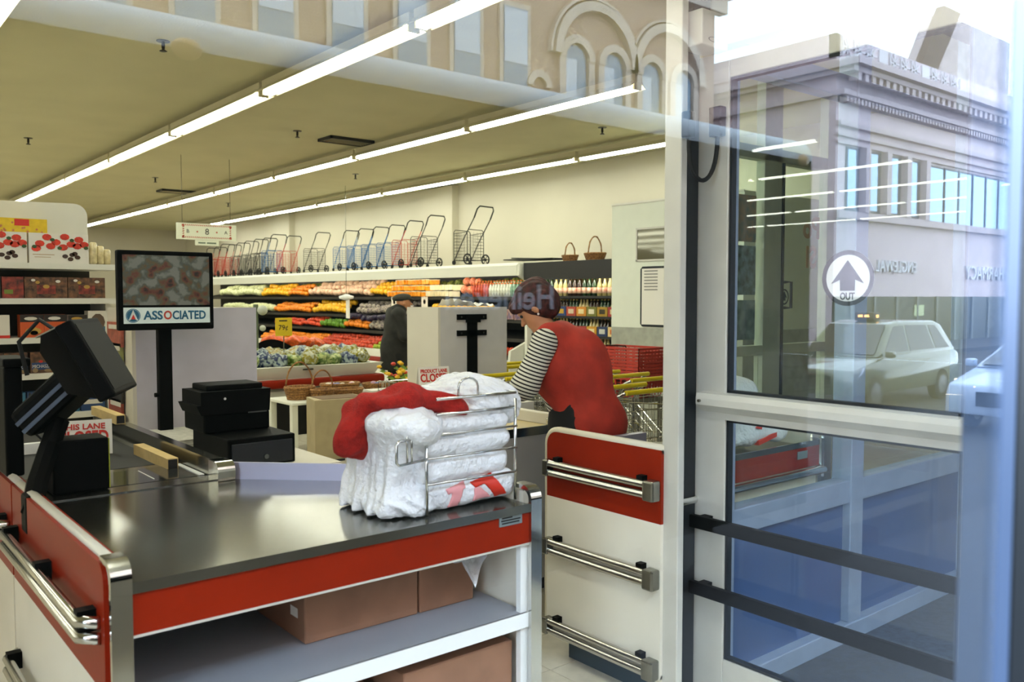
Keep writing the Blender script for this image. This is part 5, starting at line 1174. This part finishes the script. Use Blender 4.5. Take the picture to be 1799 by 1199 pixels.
def torso(P): return su([sd_ell(P, (0, .0, .98), (.185, .155, .15)), sd_cap(P, (0, .02, 1.02), (0, .10, 1.22), .165, .165), sd_ell(P, (0, .13, 1.27), (.185, .15, .16)), sd_ell(P, (0, .03, 1.22), (.16, .12, .2)), sd_cap(P, (-.13, .17, 1.39), (.13, .17, 1.39), .068, .068)], .06)
LA = [(-.185, .185, 1.375), (-.235, .27, 1.17), (-.16, .42, 1.075)]; RA = [(.185, .185, 1.375), (.235, .28, 1.16), (.10, .46, 1.07)]
def head(P):
    d = su([sd_ell(P, hd_((0, -.005, .03)), (.074, .092, .082), tilt), sd_ell(P, hd_((0, .025, -.035)), (.058, .062, .075), tilt)], .03)
    d = smin(d, sd_ell(P, hd_((0, .06, -.092)), (.026, .024, .02), tilt), .025)      # chin
    d = smin(d, sd_cap(P, hd_((0, .085, .0)), hd_((0, .105, -.028)), .008, .013), .012)  # nose
    d = smin(d, sd_ell(P, hd_((0, .083, -.058)), (.022, .012, .006), tilt), .008)     # lips
    d = smin(d, sd_ell(P, hd_((0, .082, .022)), (.05, .012, .012), tilt), .015)       # brow
    for s_ in (-1, 1): d = smin(d, sd_ell(P, hd_((s_*.074, -.012, -.012)), (.009, .02, .032), tilt), .006)
    return d
def hand(P, w_, dirv, s_):
    w_ = np.array(w_); dv = np.array(dirv, float); dv /= np.linalg.norm(dv); side = np.cross(dv, (0, 0, 1.)); side /= np.linalg.norm(side)
    ds = [sd_cap(P, w_, w_+dv*.075, .028, .034)]
    for k, L in enumerate((.062, .07, .066, .052)):
        b = w_+dv*.085+side*(-.028+.0185*k); m_ = b+dv*L*.55+np.array((0, 0, -.012)); ds += [sd_cap(P, b, m_, .0098, .009), sd_cap(P, m_, m_+dv*L*.4+np.array((0, 0, -.03)), .009, .0075)]
    t0 = w_+dv*.03+side*s_*.03; ds += [sd_cap(P, t0, t0+side*s_*.025+dv*.035, .012, .010), sd_cap(P, t0+side*s_*.025+dv*.035, t0+side*s_*.02+dv*.065+np.array((0, 0, -.012)), .010, .008)]
    return su(ds, .010)
def body(P):
    ds = [torso(P)+.012, sd_cap(P, (0, .20, 1.41), (0, .255, 1.49), .055, .05), head(P)]
    for A_ in (LA, RA): ds += [sd_cap(P, A_[0], A_[1], .05, .042), sd_cap(P, A_[1], A_[2], .042, .028)]
    ds += [hand(P, LA[2], (.35, .9, -.45), 1), hand(P, RA[2], (-.2, .9, -.45), -1)]
    for s_ in (-1, 1): ds += [sd_cap(P, (s_*.09, 0, .92), (s_*.1, .02, .50), .095, .06), sd_cap(P, (s_*.1, .02, .50), (s_*.1, -.01, .09), .058, .04), sd_cap(P, (s_*.1, -.03, .04), (s_*.11, .14, .035), .04, .032)]
    return su(ds, .022)
sdf_mesh('body', body, (-.36, -.25, 0), (.36, .66, 1.70), .0105, skin_m, wo, local=True)
def vest(P):
    d = torso(P)-.016+wob(P, 22, .004, 2)
    skirt = sd_ell(P, (0, -.02, .96), (.2, .168, .13)); d = smin(d, skirt-.004, .05)
    cut = np.maximum(.925-P[..., 2]-.25*(P[..., 1]+.05), -1)
    d = np.maximum(d, .90-P[..., 2]); d = np.maximum(d, np.maximum((.99-P[..., 2])*1., -(P[..., 1]*.9+.0)) if False else d)
    d = np.maximum(d, (P[..., 2]-(.90+.85*np.clip(P[..., 1]+.02, 0, .3)))*-1)
    neck = sd_cap(P, (0, .20, 1.40), (0, .30, 1.52), .075, .085); d = np.maximum(d, -neck)
    for A_ in (LA, RA): d = np.maximum(d, -sd_cap(P, np.array(A_[0])+np.array((np.sign(A_[0][0])*.03, 0, 0)), A_[1], .072, .06))
    return d
sdf_mesh('vest', vest, (-.27, -.26, .84), (.27, .36, 1.52), .0105, vest_m, wo, local=True)
def shirt(P):
    ds = []
    for A_ in (LA, RA): ds += [sd_cap(P, A_[0], A_[1], .069, .062), sd_cap(P, A_[1], np.array(A_[1])*.25+np.array(A_[2])*.75, .062, .046)]
    d = su(ds, .03)+wob(P, 30, .0025, 4)
    return np.minimum(d, np.maximum(np.maximum(torso(P)-.004, P[..., 2]-1.36), .97-P[..., 2]))
sdf_mesh('striped_shirt', shirt, (-.34, -.2, .94), (.34, .54, 1.48), .0095, sm2, wo, local=True)
def hairf(P):
    d = su([sd_ell(P, hd_((0, -.02, .045)), (.096, .112, .098), tilt), sd_ell(P, hd_((0, -.055, -.02)), (.09, .07, .08), tilt), sd_ell(P, hd_((0, .085, .062)), (.07, .035, .035), tilt)], .03)
    q = (P-HC) @ np.array(Euler(tilt).to_matrix())
    face = sd_ell(q, (0, .11, -.05), (.085, .085, .11)); d = np.maximum(d, -face)
    for s_ in (-1, 1): d = np.maximum(d, -sd_ell(q, (s_*.09, .01, -.03), (.03, .035, .04)))
    return d-.004*np.sin(q[..., 0]*150+q[..., 2]*60)+wob(P, 60, .003, 1)
sdf_mesh('hair', hairf, (-.16, .05, 1.36), (.16, .50, 1.72), .008, hair_m, wo, local=True)
def pants(P):
    ds = [sd_ell(P, (0, .0, .93), (.175, .15, .12))]
    for s_ in (-1, 1): ds += [sd_cap(P, (s_*.09, 0, .90), (s_*.1, .02, .50), .108, .075), sd_cap(P, (s_*.1, .02, .50), (s_*.1, -.01, .10), .075, .06)]
    return su(ds, .03)
sdf_mesh('jeans', pants, (-.25, -.22, .04), (.25, .22, 1.06), .014, jean_m, wo, local=True)
def apron(P): return np.maximum(np.maximum(sd_ell(P, (-.01, .03, .96), (.205, .172, .25)), P[..., 2]-1.12), np.maximum(-.03-P[..., 1]+.5*(P[..., 2]-.93), .76-P[..., 2]))
sdf_mesh('waist_apron', apron, (-.28, -.2, .72), (.24, .26, 1.16), .012, blk_cl, wo, local=True)
def shoes(P): return np.minimum(*[su([sd_cap(P, (s_*.1, -.04, .045), (s_*.11, .15, .04), .048, .04)], .02) for s_ in (-1, 1)])
sdf_mesh('shoe', shoes, (-.2, -.12, -.01), (.2, .24, .12), .012, blk_cl, wo, local=True)
MB().sphere(tuple(hd_((-.038, .079, .004))), .009, 8, 6).sphere(tuple(hd_((.038, .079, .004))), .009, 8, 6).build('eye', ink, wo, local=True)
MB().sphere(tuple(hd_((-.084, -.008, -.045))), .006, 8, 6).sphere(tuple(hd_((.084, -.008, -.045))), .006, 8, 6).build('earring', M('pearl', '#efe9de', .3), wo, local=True)
MB().tube([(.06*math.cos(a), .20+.055*math.sin(a), 1.435-.03*math.sin(a)) for a in [2*PI*i/16 for i in range(16)]], .003, 5, closed=True).build('necklace', M('gold', '#c9a24a', .3, 1.), wo, local=True)
# the man in the flat cap
mn = thing('person', 'man in dark coat and flat cap looking at the produce', 'person', (5.86, 9.47, 0), R(-108))
coat_m = M('coat_dark', '#1d1c17', .85, var=.25, scale=18, bump=.3); cap_m = M('cap_grey', '#34332c', .9, var=.2, scale=60)
def mhead(P):
    d = su([sd_ell(P, (0, .10, 1.53), (.073, .09, .09)), sd_ell(P, (0, .135, 1.475), (.055, .06, .065))], .03)
    d = smin(d, sd_cap(P, (0, .195, 1.515), (0, .215, 1.49), .008, .013), .012)
    for s_ in (-1, 1): d = smin(d, sd_ell(P, (s_*.075, .09, 1.51), (.009, .02, .03)), .006)
    return d
MA = [[(s_*.19, .0, 1.36), (s_*.235, .06, 1.10), (s_*.13, .28, 1.08)] for s_ in (-1, 1)]
def mbody(P):
    ds = [mhead(P), sd_cap(P, (0, .03, 1.38), (0, .085, 1.46), .055, .052), sd_ell(P, (0, 0, 1.15), (.16, .11, .28))]
    for A_ in MA: ds += [sd_cap(P, A_[0], A_[1], .05, .042), sd_cap(P, A_[1], A_[2], .042, .03), hand(P, A_[2], (0, 1, -.2), 1 if A_[0][0] < 0 else -1)]
    for s_ in (-1, 1): ds += [sd_cap(P, (s_*.09, 0, .9), (s_*.1, .01, .48), .09, .06), sd_cap(P, (s_*.1, .01, .48), (s_*.1, -.01, .08), .06, .04), sd_cap(P, (s_*.1, -.04, .04), (s_*.11, .15, .035), .04, .035)]
    return su(ds, .025)
sdf_mesh('body', mbody, (-.34, -.22, -.01), (.34, .52, 1.66), .013, skin_m, mn, local=True)
def mcoat(P):
    ds = [sd_ell(P, (0, 0, 1.17), (.215, .155, .30)), sd_cap(P, (-.14, .0, 1.37), (.14, .0, 1.37), .085, .085), sd_cap(P, (0, -.01, 1.0), (0, -.01, .72), .185, .20), sd_cap(P, (0, .02, 1.37), (0, .055, 1.43), .08, .075)]
    for A_ in MA: ds += [sd_cap(P, A_[0], A_[1], .078, .07), sd_cap(P, A_[1], np.array(A_[1])*.15+np.array(A_[2])*.85, .07, .055)]
    return np.maximum(su(ds, .05)+wob(P, 16, .006, 3), .66-P[..., 2])
sdf_mesh('coat', mcoat, (-.36, -.3, .6), (.36, .42, 1.56), .014, coat_m, mn, local=True)
def mtr(P): return su([x for s_ in (-1, 1) for x in (sd_cap(P, (s_*.09, 0, .85), (s_*.1, .01, .48), .105, .08), sd_cap(P, (s_*.1, .01, .48), (s_*.1, -.01, .09), .08, .065))], .03)
sdf_mesh('trousers', mtr, (-.25, -.2, 0), (.25, .2, 1.0), .016, M('trouser_black', '#11110f', .9), mn, local=True)
def mcap(P): return np.maximum(su([sd_ell(P, (0, .08, 1.575), (.098, .125, .055), (.12, 0, 0)), sd_ell(P, (0, .20, 1.555), (.07, .06, .014), (-.15, 0, 0))], .02), 1.535-P[..., 2])
sdf_mesh('flat_cap', mcap, (-.14, -.1, 1.5), (.14, .32, 1.68), .01, cap_m, mn, local=True)
MB().tube([(-.13, .06, 1.40), (-.1, -.04, 1.43), (.1, -.04, 1.43), (.13, .06, 1.40)], .03, 8).build('collar', coat_m, mn, local=True, smooth=True)
# ------------------------------------------------------------------ the street outside (seen mirrored in the window)
walk_m = M('sidewalk', '#2b2e34', .8, var=.08, scale=2); road_m = M('asphalt', '#1d1f23', .85, var=.12, scale=4)
struct('sidewalk', MB().box(-40, 90, -2.9, .2, -.9, -.45), walk_m)
struct('street', MB().box(-40, 90, -14.5, -2.9, -.9, -.6), road_m)
struct('far_sidewalk', MB().box(-40, 90, -18, -14.5, -.9, -.45), walk_m)
struct('far_ground', MB().box(-60, 120, -80, -18, -.9, -.46), road_m)
def wheel(p, x, y, z, r, wd, par):
    wl = MB().lathe([(r*.62, -wd/2), (r, -wd/2+.02), (r, wd/2-.02), (r*.62, wd/2)], n=20); wl.v = [(a, c_, b) for a, b, c_ in wl.v]; wl.v = [(a+x, b+y, c_+z) for a, b, c_ in wl.v]
    t = wl.build('wheel', rubber, par)
    h_ = MB().lathe([(.02, -wd/2-.01), (r*.6, -wd/2), (r*.6, wd/2), (.02, wd/2+.01)], n=14); h_.v = [(a+x, c_+y, b+z) for a, b, c_ in h_.v]
    h_.build('hub', M('hub_grey', '#7d8084', .35, .7), t)
vn = thing('delivery_van', 'dark green high-roof delivery van with white lettering parked at the kerb', 'van', (2, -4.4, -.6))
van_g = M('van_green', '#0a1410', .8, spec=.1); van_r = M('skylit_van_roof', '#dfe6ee', .4)  # pale roof colour stands in for skylight on the rounded edge
VX0, VX1, VY = -3.2, 6.5, -3.4
MB().box(VX0, VX1, VY-2.0, VY, -.15, 2.70).build('body', van_g, vn)
rp_ = [(VY, 2.70), (VY, 2.71)]+arc((VY-.17, 2.72), .17, 0, 90)+[(VY-1.83, 2.89)]+arc((VY-1.83, 2.72), .17, 90, 180)+[(VY-2.0, 2.70)]
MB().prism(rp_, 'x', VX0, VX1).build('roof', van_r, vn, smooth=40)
MB().box(VX0, VX1, VY-.01, VY+.015, .15, .26).build('rub_rail', van_g, vn)
for x in (VX1-.14, 1.38): MB().sphere((x, VY+.01, 2.70), (.07, .03, .05), 10, 7).build('marker_lamp', M('amber', '#c9a070', .4), vn, smooth=True)
for x in (-1.6, 4.9): wheel('w', x, VY-.16, -.2, .40, .28, vn); wheel('w', x, VY-1.84, -.2, .40, .28, vn)
text('lettering', 'Heineken', .21, (3.21, VY+.004, 1.575), FACE_STREET, M('van_white', '#cdd6e4', .5), vn, ext=.002, width=.82, bold=.02)
def car(name, x0, ynear, L, body_mat, label, cat, roof_z, sign=False, lamps=False):
    """car parked or driving along X, its nose towards -X, its near side at y = ynear"""
    o = thing(name, label, cat, (x0+L/2, ynear-.9, -.6)); W_ = 1.78; yc = ynear-W_/2; g = -.6
    low = [(0, .30), (0, .62), (.06, .78), (.95, .98), (1.15, 1.02), (L-.25, 1.06), (L-.05, .98), (L, .6), (L-.02, .32)]
    secs = []
    for k, (w_, dz) in enumerate(((W_*.96, -.0), (W_, .0))): pass
    def loft(prof, w0, w1, z_lo, z_hi, nm, mt, par):
        m_ = MB(); n_ = len(prof); vs_ = []
        for s_ in (-1, 1): vs_ += [(x0+a, yc+s_*(w0+(w1-w0)*(b-z_lo)/(z_hi-z_lo))/2, g+b) for a, b in prof]
        m_.add(vs_, [tuple(range(n_-1, -1, -1)), tuple(range(n_, 2*n_))]+[(i, (i+1) % n_, n_+(i+1) % n_, n_+i) for i in range(n_)])
        bm = bmesh.new(); me_ = bpy.data.meshes.new('x'); me_.from_pydata(m_.v, [], m_.f); bm.from_mesh(me_); bpy.data.meshes.remove(me_)
        bmesh.ops.bevel(bm, geom=list(bm.edges), offset=.045, segments=2, profile=.5, affect='EDGES', clamp_overlap=True)
        r_ = MB(); bm.verts.index_update(); r_.add([v.co for v in bm.verts], [[v.index for v in f.verts] for f in bm.faces]); bm.free()
        return r_.build(nm, mt, par, smooth=40)
    loft(low, W_, W_*.97, .3, 1.06, 'body', body_mat, o)
    top = [(.98, 1.0), (1.75, roof_z-.06), (2.1, roof_z), (L-.85, roof_z-.01), (L-.55, roof_z-.09), (L-.12, 1.04)]
    loft(top, W_*.95, W_*.74, 1.0, roof_z, 'cabin', body_mat, o)
    gm = M('car_glass', '#10161c', .05, spec=.9)
    def side_pt(a, b, s_, off=.006):
        w_ = (W_*.95+(W_*.74-W_*.95)*(b-1.0)/(roof_z-1.0))/2+off; return (x0+a, yc+s_*w_, g+b)
    for poly in ([(1.25, 1.07), (1.83, roof_z-.11), (2.25, roof_z-.09), (2.25, 1.09)], [(2.32, 1.09), (2.32, roof_z-.09), (L-1.25, roof_z-.10), (L-1.1, 1.10)], [(L-1.03, 1.10), (L-1.17, roof_z-.10), (L-.85, roof_z-.11), (L-.42, 1.11)]):
        m_ = MB()
        for s_ in (-1, 1): m_.add([side_pt(a, b, s_) for a, b in poly]+[side_pt(a, b, s_, -.01) for a, b in poly], [tuple(range(len(poly)))]+[(i, (i+1) % len(poly), len(poly)+(i+1) % len(poly), len(poly)+i) for i in range(len(poly))])
        m_.build('side_window', gm, o)
    ws = MB().add([(x0+1.03, yc-.74, g+1.035), (x0+1.03, yc+.74, g+1.035), (x0+1.71, yc+.60, g+roof_z-.09), (x0+1.71, yc-.60, g+roof_z-.09)], [(0, 1, 2, 3)])
    ws.v += [(a-.02, b, c_+.02) for a, b, c_ in ws.v]; ws.f.append((7, 6, 5, 4)); ws.m.append(0); ws.build('windscreen', gm, o)
    for s_ in (-1, 1):
        hl = MB().add([(x0-.01, yc+s_*.86, g+.60), (x0+.01, yc+s_*.45, g+.62), (x0+.05, yc+s_*.45, g+.76), (x0+.38, yc+s_*.895, g+.84), (x0+.28, yc+s_*.9, g+.72)], [(0, 1, 2, 3, 4)])
        hl.v += [(a+.03, b-s_*.05, c_) for a, b, c_ in hl.v]; hl.f += [(i, (i+1) % 5, 5+(i+1) % 5, 5+i) for i in range(5)]; hl.m += [0]*5
        hl.build('headlamp', emis('headlamp_lit', '#fff3dc', 9) if lamps and 'headlamp_lit' not in MATS else (MATS['headlamp_lit'] if lamps else M('headlamp', '#b9bfd0', .15, spec=.8)), o)
        MB().rbox(x0+1.12, x0+1.28, yc+s_*.98-.08, yc+s_*.98+.08, g+1.0, g+1.13, .03).build('mirror', body_mat, o, smooth=40)
        for x in (.82, L-.85): wheel('w', x0+x, yc+s_*.80, g+.33, .33, .2, o)
    MB().box(x0-.012, x0+.02, yc-.4, yc+.4, g+.45, g+.68).build('grille', black_pl, o)
    if sign:
        t = MB().rbox(x0+1.95, x0+2.25, yc-.22, yc+.22, g+roof_z, g+roof_z+.17, .03).build('roof_sign', M('sign_dark', '#3a2f26', .5), o, smooth=40)
        MB().box(x0+1.944, x0+1.951, yc-.12, yc-.02, g+roof_z+.07, g+roof_z+.12).box(x0+1.944, x0+1.951, yc+.02, yc+.12, g+roof_z+.07, g+roof_z+.12).box(x0+2.05, x0+2.15, yc+.22, yc+.226, g+roof_z+.06, g+roof_z+.12).build('sign_lamp', emis('sign_lamp', '#ffc27a', 12), t)
        MB().cyl((x0+2.6, yc, g+roof_z), (x0+2.75, yc, g+roof_z+.12), .008, 6).build('aerial', black_pl, o)
    return o
car('taxi', 15.2, -7.8, 4.5, M('taxi_paint', '#555b48', .2, coat=1.), 'pale taxi with a lit roof sign mirrored in the door glass', 'taxi', 1.70, sign=True)
car('parked_car', 14.4, -4.0, 4.3, M('car_silver', '#9fb0cc', .3, coat=.5), 'silver car with a lit headlamp behind the van', 'car', 1.45, lamps=True)
# arched brick building across the street
FYB = -18.0
brick_m = bpy.data.materials.new('pale_brick'); brick_m.use_nodes = True; nt = brick_m.node_tree; n = nt.nodes; l = nt.links
tc = n.new('ShaderNodeTexCoord'); mp = n.new('ShaderNodeMapping'); mp.inputs['Rotation'].default_value = (R(90), 0, 0); bt = n.new('ShaderNodeTexBrick'); bt.inputs['Scale'].default_value = 3.5
l.new(tc.outputs['Object'], mp.inputs[0]); l.new(mp.outputs[0], bt.inputs[0])
for i_, c_ in ((1, '#c4a590'), (2, '#b5937e'), (3, '#8f7c70')): bt.inputs[i_].default_value = (*lin(c_), 1)
l.new(bt.outputs['Color'], n['Principled BSDF'].inputs['Base Color']); n['Principled BSDF'].inputs['Roughness'].default_value = .85
stone_m = M('stone_trim', '#ccb8a6', .8, var=.08, scale=3); pane_m = M('street_pane', '#7d8fa0', .1, spec=.8); blind_m = M('window_blind', '#c9cfd6', .7)
ab = thing('arched_building', 'pale brick building with pairs of arched windows across the street', 'building', (6, FYB-6, 0))
MB().box(-30, 24.15, FYB-12, FYB, -.5, 17).build('wall', brick_m, ab)
MB().box(-30, 24.4, FYB, FYB+.35, 11.1, 11.6).box(-30, 24.6, FYB, FYB+.6, 11.6, 11.9).build('cornice', stone_m, ab)
MB().box(-30, 24.3, FYB, FYB+.12, 5.6, 5.9).build('string_course', stone_m, ab)
def arch_poly(cx_, r, zs, zb, n_=12): return [(cx_-r, zb), (cx_+r, zb)]+[(cx_+r*math.cos(PI*i/n_), zs+r*math.sin(PI*i/n_)) for i in range(n_+1)]
def ring(cx_, zs, r0, r1, y0, y1, nm, mt):
    n_ = 16; m_ = MB()
    for i in range(n_):
        a, b = PI*i/n_, PI*(i+1)/n_
        m_.prism([(cx_+r0*math.cos(a), zs+r0*math.sin(a)), (cx_+r1*math.cos(a), zs+r1*math.sin(a)), (cx_+r1*math.cos(b), zs+r1*math.sin(b)), (cx_+r0*math.cos(b), zs+r0*math.sin(b))], 'y', y0, y1)
    m_.build(nm, mt, ab)
for c_ in (15.2-1.9, 18.45, 21.7):
    if c_ > 14:
        ring(c_, 8.55, 1.45, 1.72, FYB, FYB+.22, 'great_arch', stone_m); ring(c_, 8.55, 1.78, 1.86, FYB, FYB+.16, 'great_arch', stone_m)
        for s_ in (-.78, .78):
            MB().prism(arch_poly(c_+s_, .42, 8.5, 6.1), 'y', FYB-.02, FYB+.03).build('window', pane_m, ab)
            MB().box(c_+s_-.40, c_+s_+.02, FYB+.03, FYB+.05, 6.15, 8.5).build('blind', blind_m, ab)
            ring(c_+s_, 8.5, .46, .70, FYB, FYB+.15, 'window_arch', stone_m)
            MB().box(c_+s_-.70, c_+s_-.46, FYB, FYB+.12, 6.1, 8.5).box(c_+s_+.46, c_+s_+.70, FYB, FYB+.12, 6.1, 8.5).build('jamb', stone_m, ab)
ring(16.2, 7.5, .25, .45, FYB, FYB+.15, 'medallion', stone_m)
for x in (15.35, 13.7, 12.0, 10.2, 8.4, 6.6, 4.8):
    for z0 in (7.3, 3.2):
        f_ = MB().box(x-.55, x+.55, FYB, FYB+.08, z0-.15, z0+2.35).build('window', stone_m, ab)
        MB().box(x-.42, x+.42, FYB+.08, FYB+.10, z0, z0+2.2).build('pane', pane_m, f_)
        MB().box(x-.40, x+.40, FYB+.10, FYB+.115, z0+.7, z0+2.15).build('blind', blind_m, f_)
# corner bank-like building with cornice
cb = thing('corner_building', 'pinkish corner building with lattice parapet, dentil cornice and tall windows', 'building', (45, FYB-12, 0))
pink = M('pink_stone', '#c9b8bd', .8, var=.06, scale=1.5); pink_d = M('pink_stone_trim', '#b8a8ac', .8)
BX = 31.9
MB().box(BX, 70, FYB-25, FYB, -.5, 11.1).build('wall', pink, cb)
MB().box(BX-.3, 70, FYB-25, FYB+.9, 10.35, 10.55).box(BX-.45, 70, FYB-25, FYB+1.2, 10.55, 10.8).box(BX-.2, 70, FYB-25, FYB+.45, 9.55, 9.75).build('cornice', pink_d, cb)
dn = MB()
for k in range(60): dn.box(BX+.1+.55*k, BX+.38+.55*k, FYB+.45, FYB+.85, 10.05, 10.35)
dn.build('dentil', pink_d, cb)
d2 = MB()
for k in range(120): d2.box(BX+.1+.28*k, BX+.24+.28*k, FYB+.1, FYB+.4, 9.3, 9.52)
d2.build('small_dentil', pink_d, cb)
MB().box(BX-.1, 70, FYB-.3, FYB, 11.1, 12.0).box(BX-.1, BX+.2, FYB-25, FYB, 11.1, 12.0).build('parapet', pink, cb)
lt = MB()
for k in range(12):
    x = BX+.3+.95*k
    if k % 4 == 3: lt.box(x, x+.7, FYB, FYB+.08, 11.2, 11.9); continue
    for a in (0, 90, 45, -45): lt.obox((x+.36, FYB+.04, 11.55), (.42, .04, .03), (0, R(a), 0))
    lt.box(x-.06, x, FYB, FYB+.1, 11.15, 11.95)
lt.build('lattice', M('lattice_pale', '#cfc9cd', .8), cb)
for z, h_, p_ in ((8.4, .18, .25), (8.0, .12, .18), (7.72, .1, .12), (4.75, .3, .25)): MB().box(BX-.05, 70, FYB, FYB+p_, z, z+h_).build('moulding', pink_d, cb)
for k in range(4):
    x = BX+1.25+1.75*k; f_ = MB().box(x-.5, x+.5, FYB, FYB+.06, 5.1, 7.65).build('window', M('window_shade', '#4a4a58', .5), cb)
    MB().box(x-.42, x+.2, FYB+.06, FYB+.08, 5.2, 7.55).build('pane', M('sky_pane', '#9fc0dc', .08, spec=1., metal=.6), f_)
    MB().box(x+.62, x+1.0, FYB, FYB+.3, 5.05, 7.7).build('pilaster', pink_d, cb)
for k in range(6):
    x = BX+8.6+1.5*k; f_ = MB().box(x-.7, x+.7, FYB, FYB+.06, 4.95, 7.6).build('window', MATS['window_shade'], cb)
    MB().box(x-.62, x+.6, FYB+.06, FYB+.08, 5.0, 7.5).build('pane', MATS['sky_pane'], f_)
MB().box(BX, 70, FYB-.02, FYB+.06, -.5, 1.62).build('shop_front', M('shop_dark', '#2c332f', .4), cb)
for k in range(16): MB().box(BX+1.2+1.9*k, BX+1.35+1.9*k, FYB+.06, FYB+.12, -.5, 1.62).build('shop_mullion', M('shop_grey', '#6a7070', .5), cb)
MB().box(38.6, 39.5, FYB+.07, FYB+.1, .75, 1.25).build('notice', M('notice_pale', '#b9c49a', .6), cb)
sl = M('sign_letter', '#d5d3da', .4, .4)
text('lettering', 'PHARMACY', .95, (46.2, FYB+.05, 2.75), FACE_STREET, sl, cb, ext=.06)
text('lettering', 'ENGLEWAL', .72, (36.9, FYB+.05, 2.9), FACE_STREET, sl, cb, ext=.06, width=3.6)
dm = thing('gabled_roof', 'brown gabled roof rising behind the lattice parapet', 'roof', (41, FYB-4, 11.1))
MB().prism([(41.2, 11.4), (52, 11.4), (52, 15.6), (44.0, 15.6)], 'y', FYB-2.4, FYB-1.4).build('gable', M('gable_pale', '#b8a8a4', .8, var=.1, scale=2), dm)
MB().prism([(40.6, 11.9), (43.2, 15.7), (45.0, 15.7), (42.2, 11.9)], 'y', FYB-1.4, FYB-1.0).build('slope', M('slope_brown', '#6f5d54', .8, var=.15, scale=2), dm)
MB().cyl((28.2, -30, 0), (28.2, -30, 15.5), .035, 8).build('flag_mast', alu_d, label='thin dark mast standing beyond the side street', cat='mast')
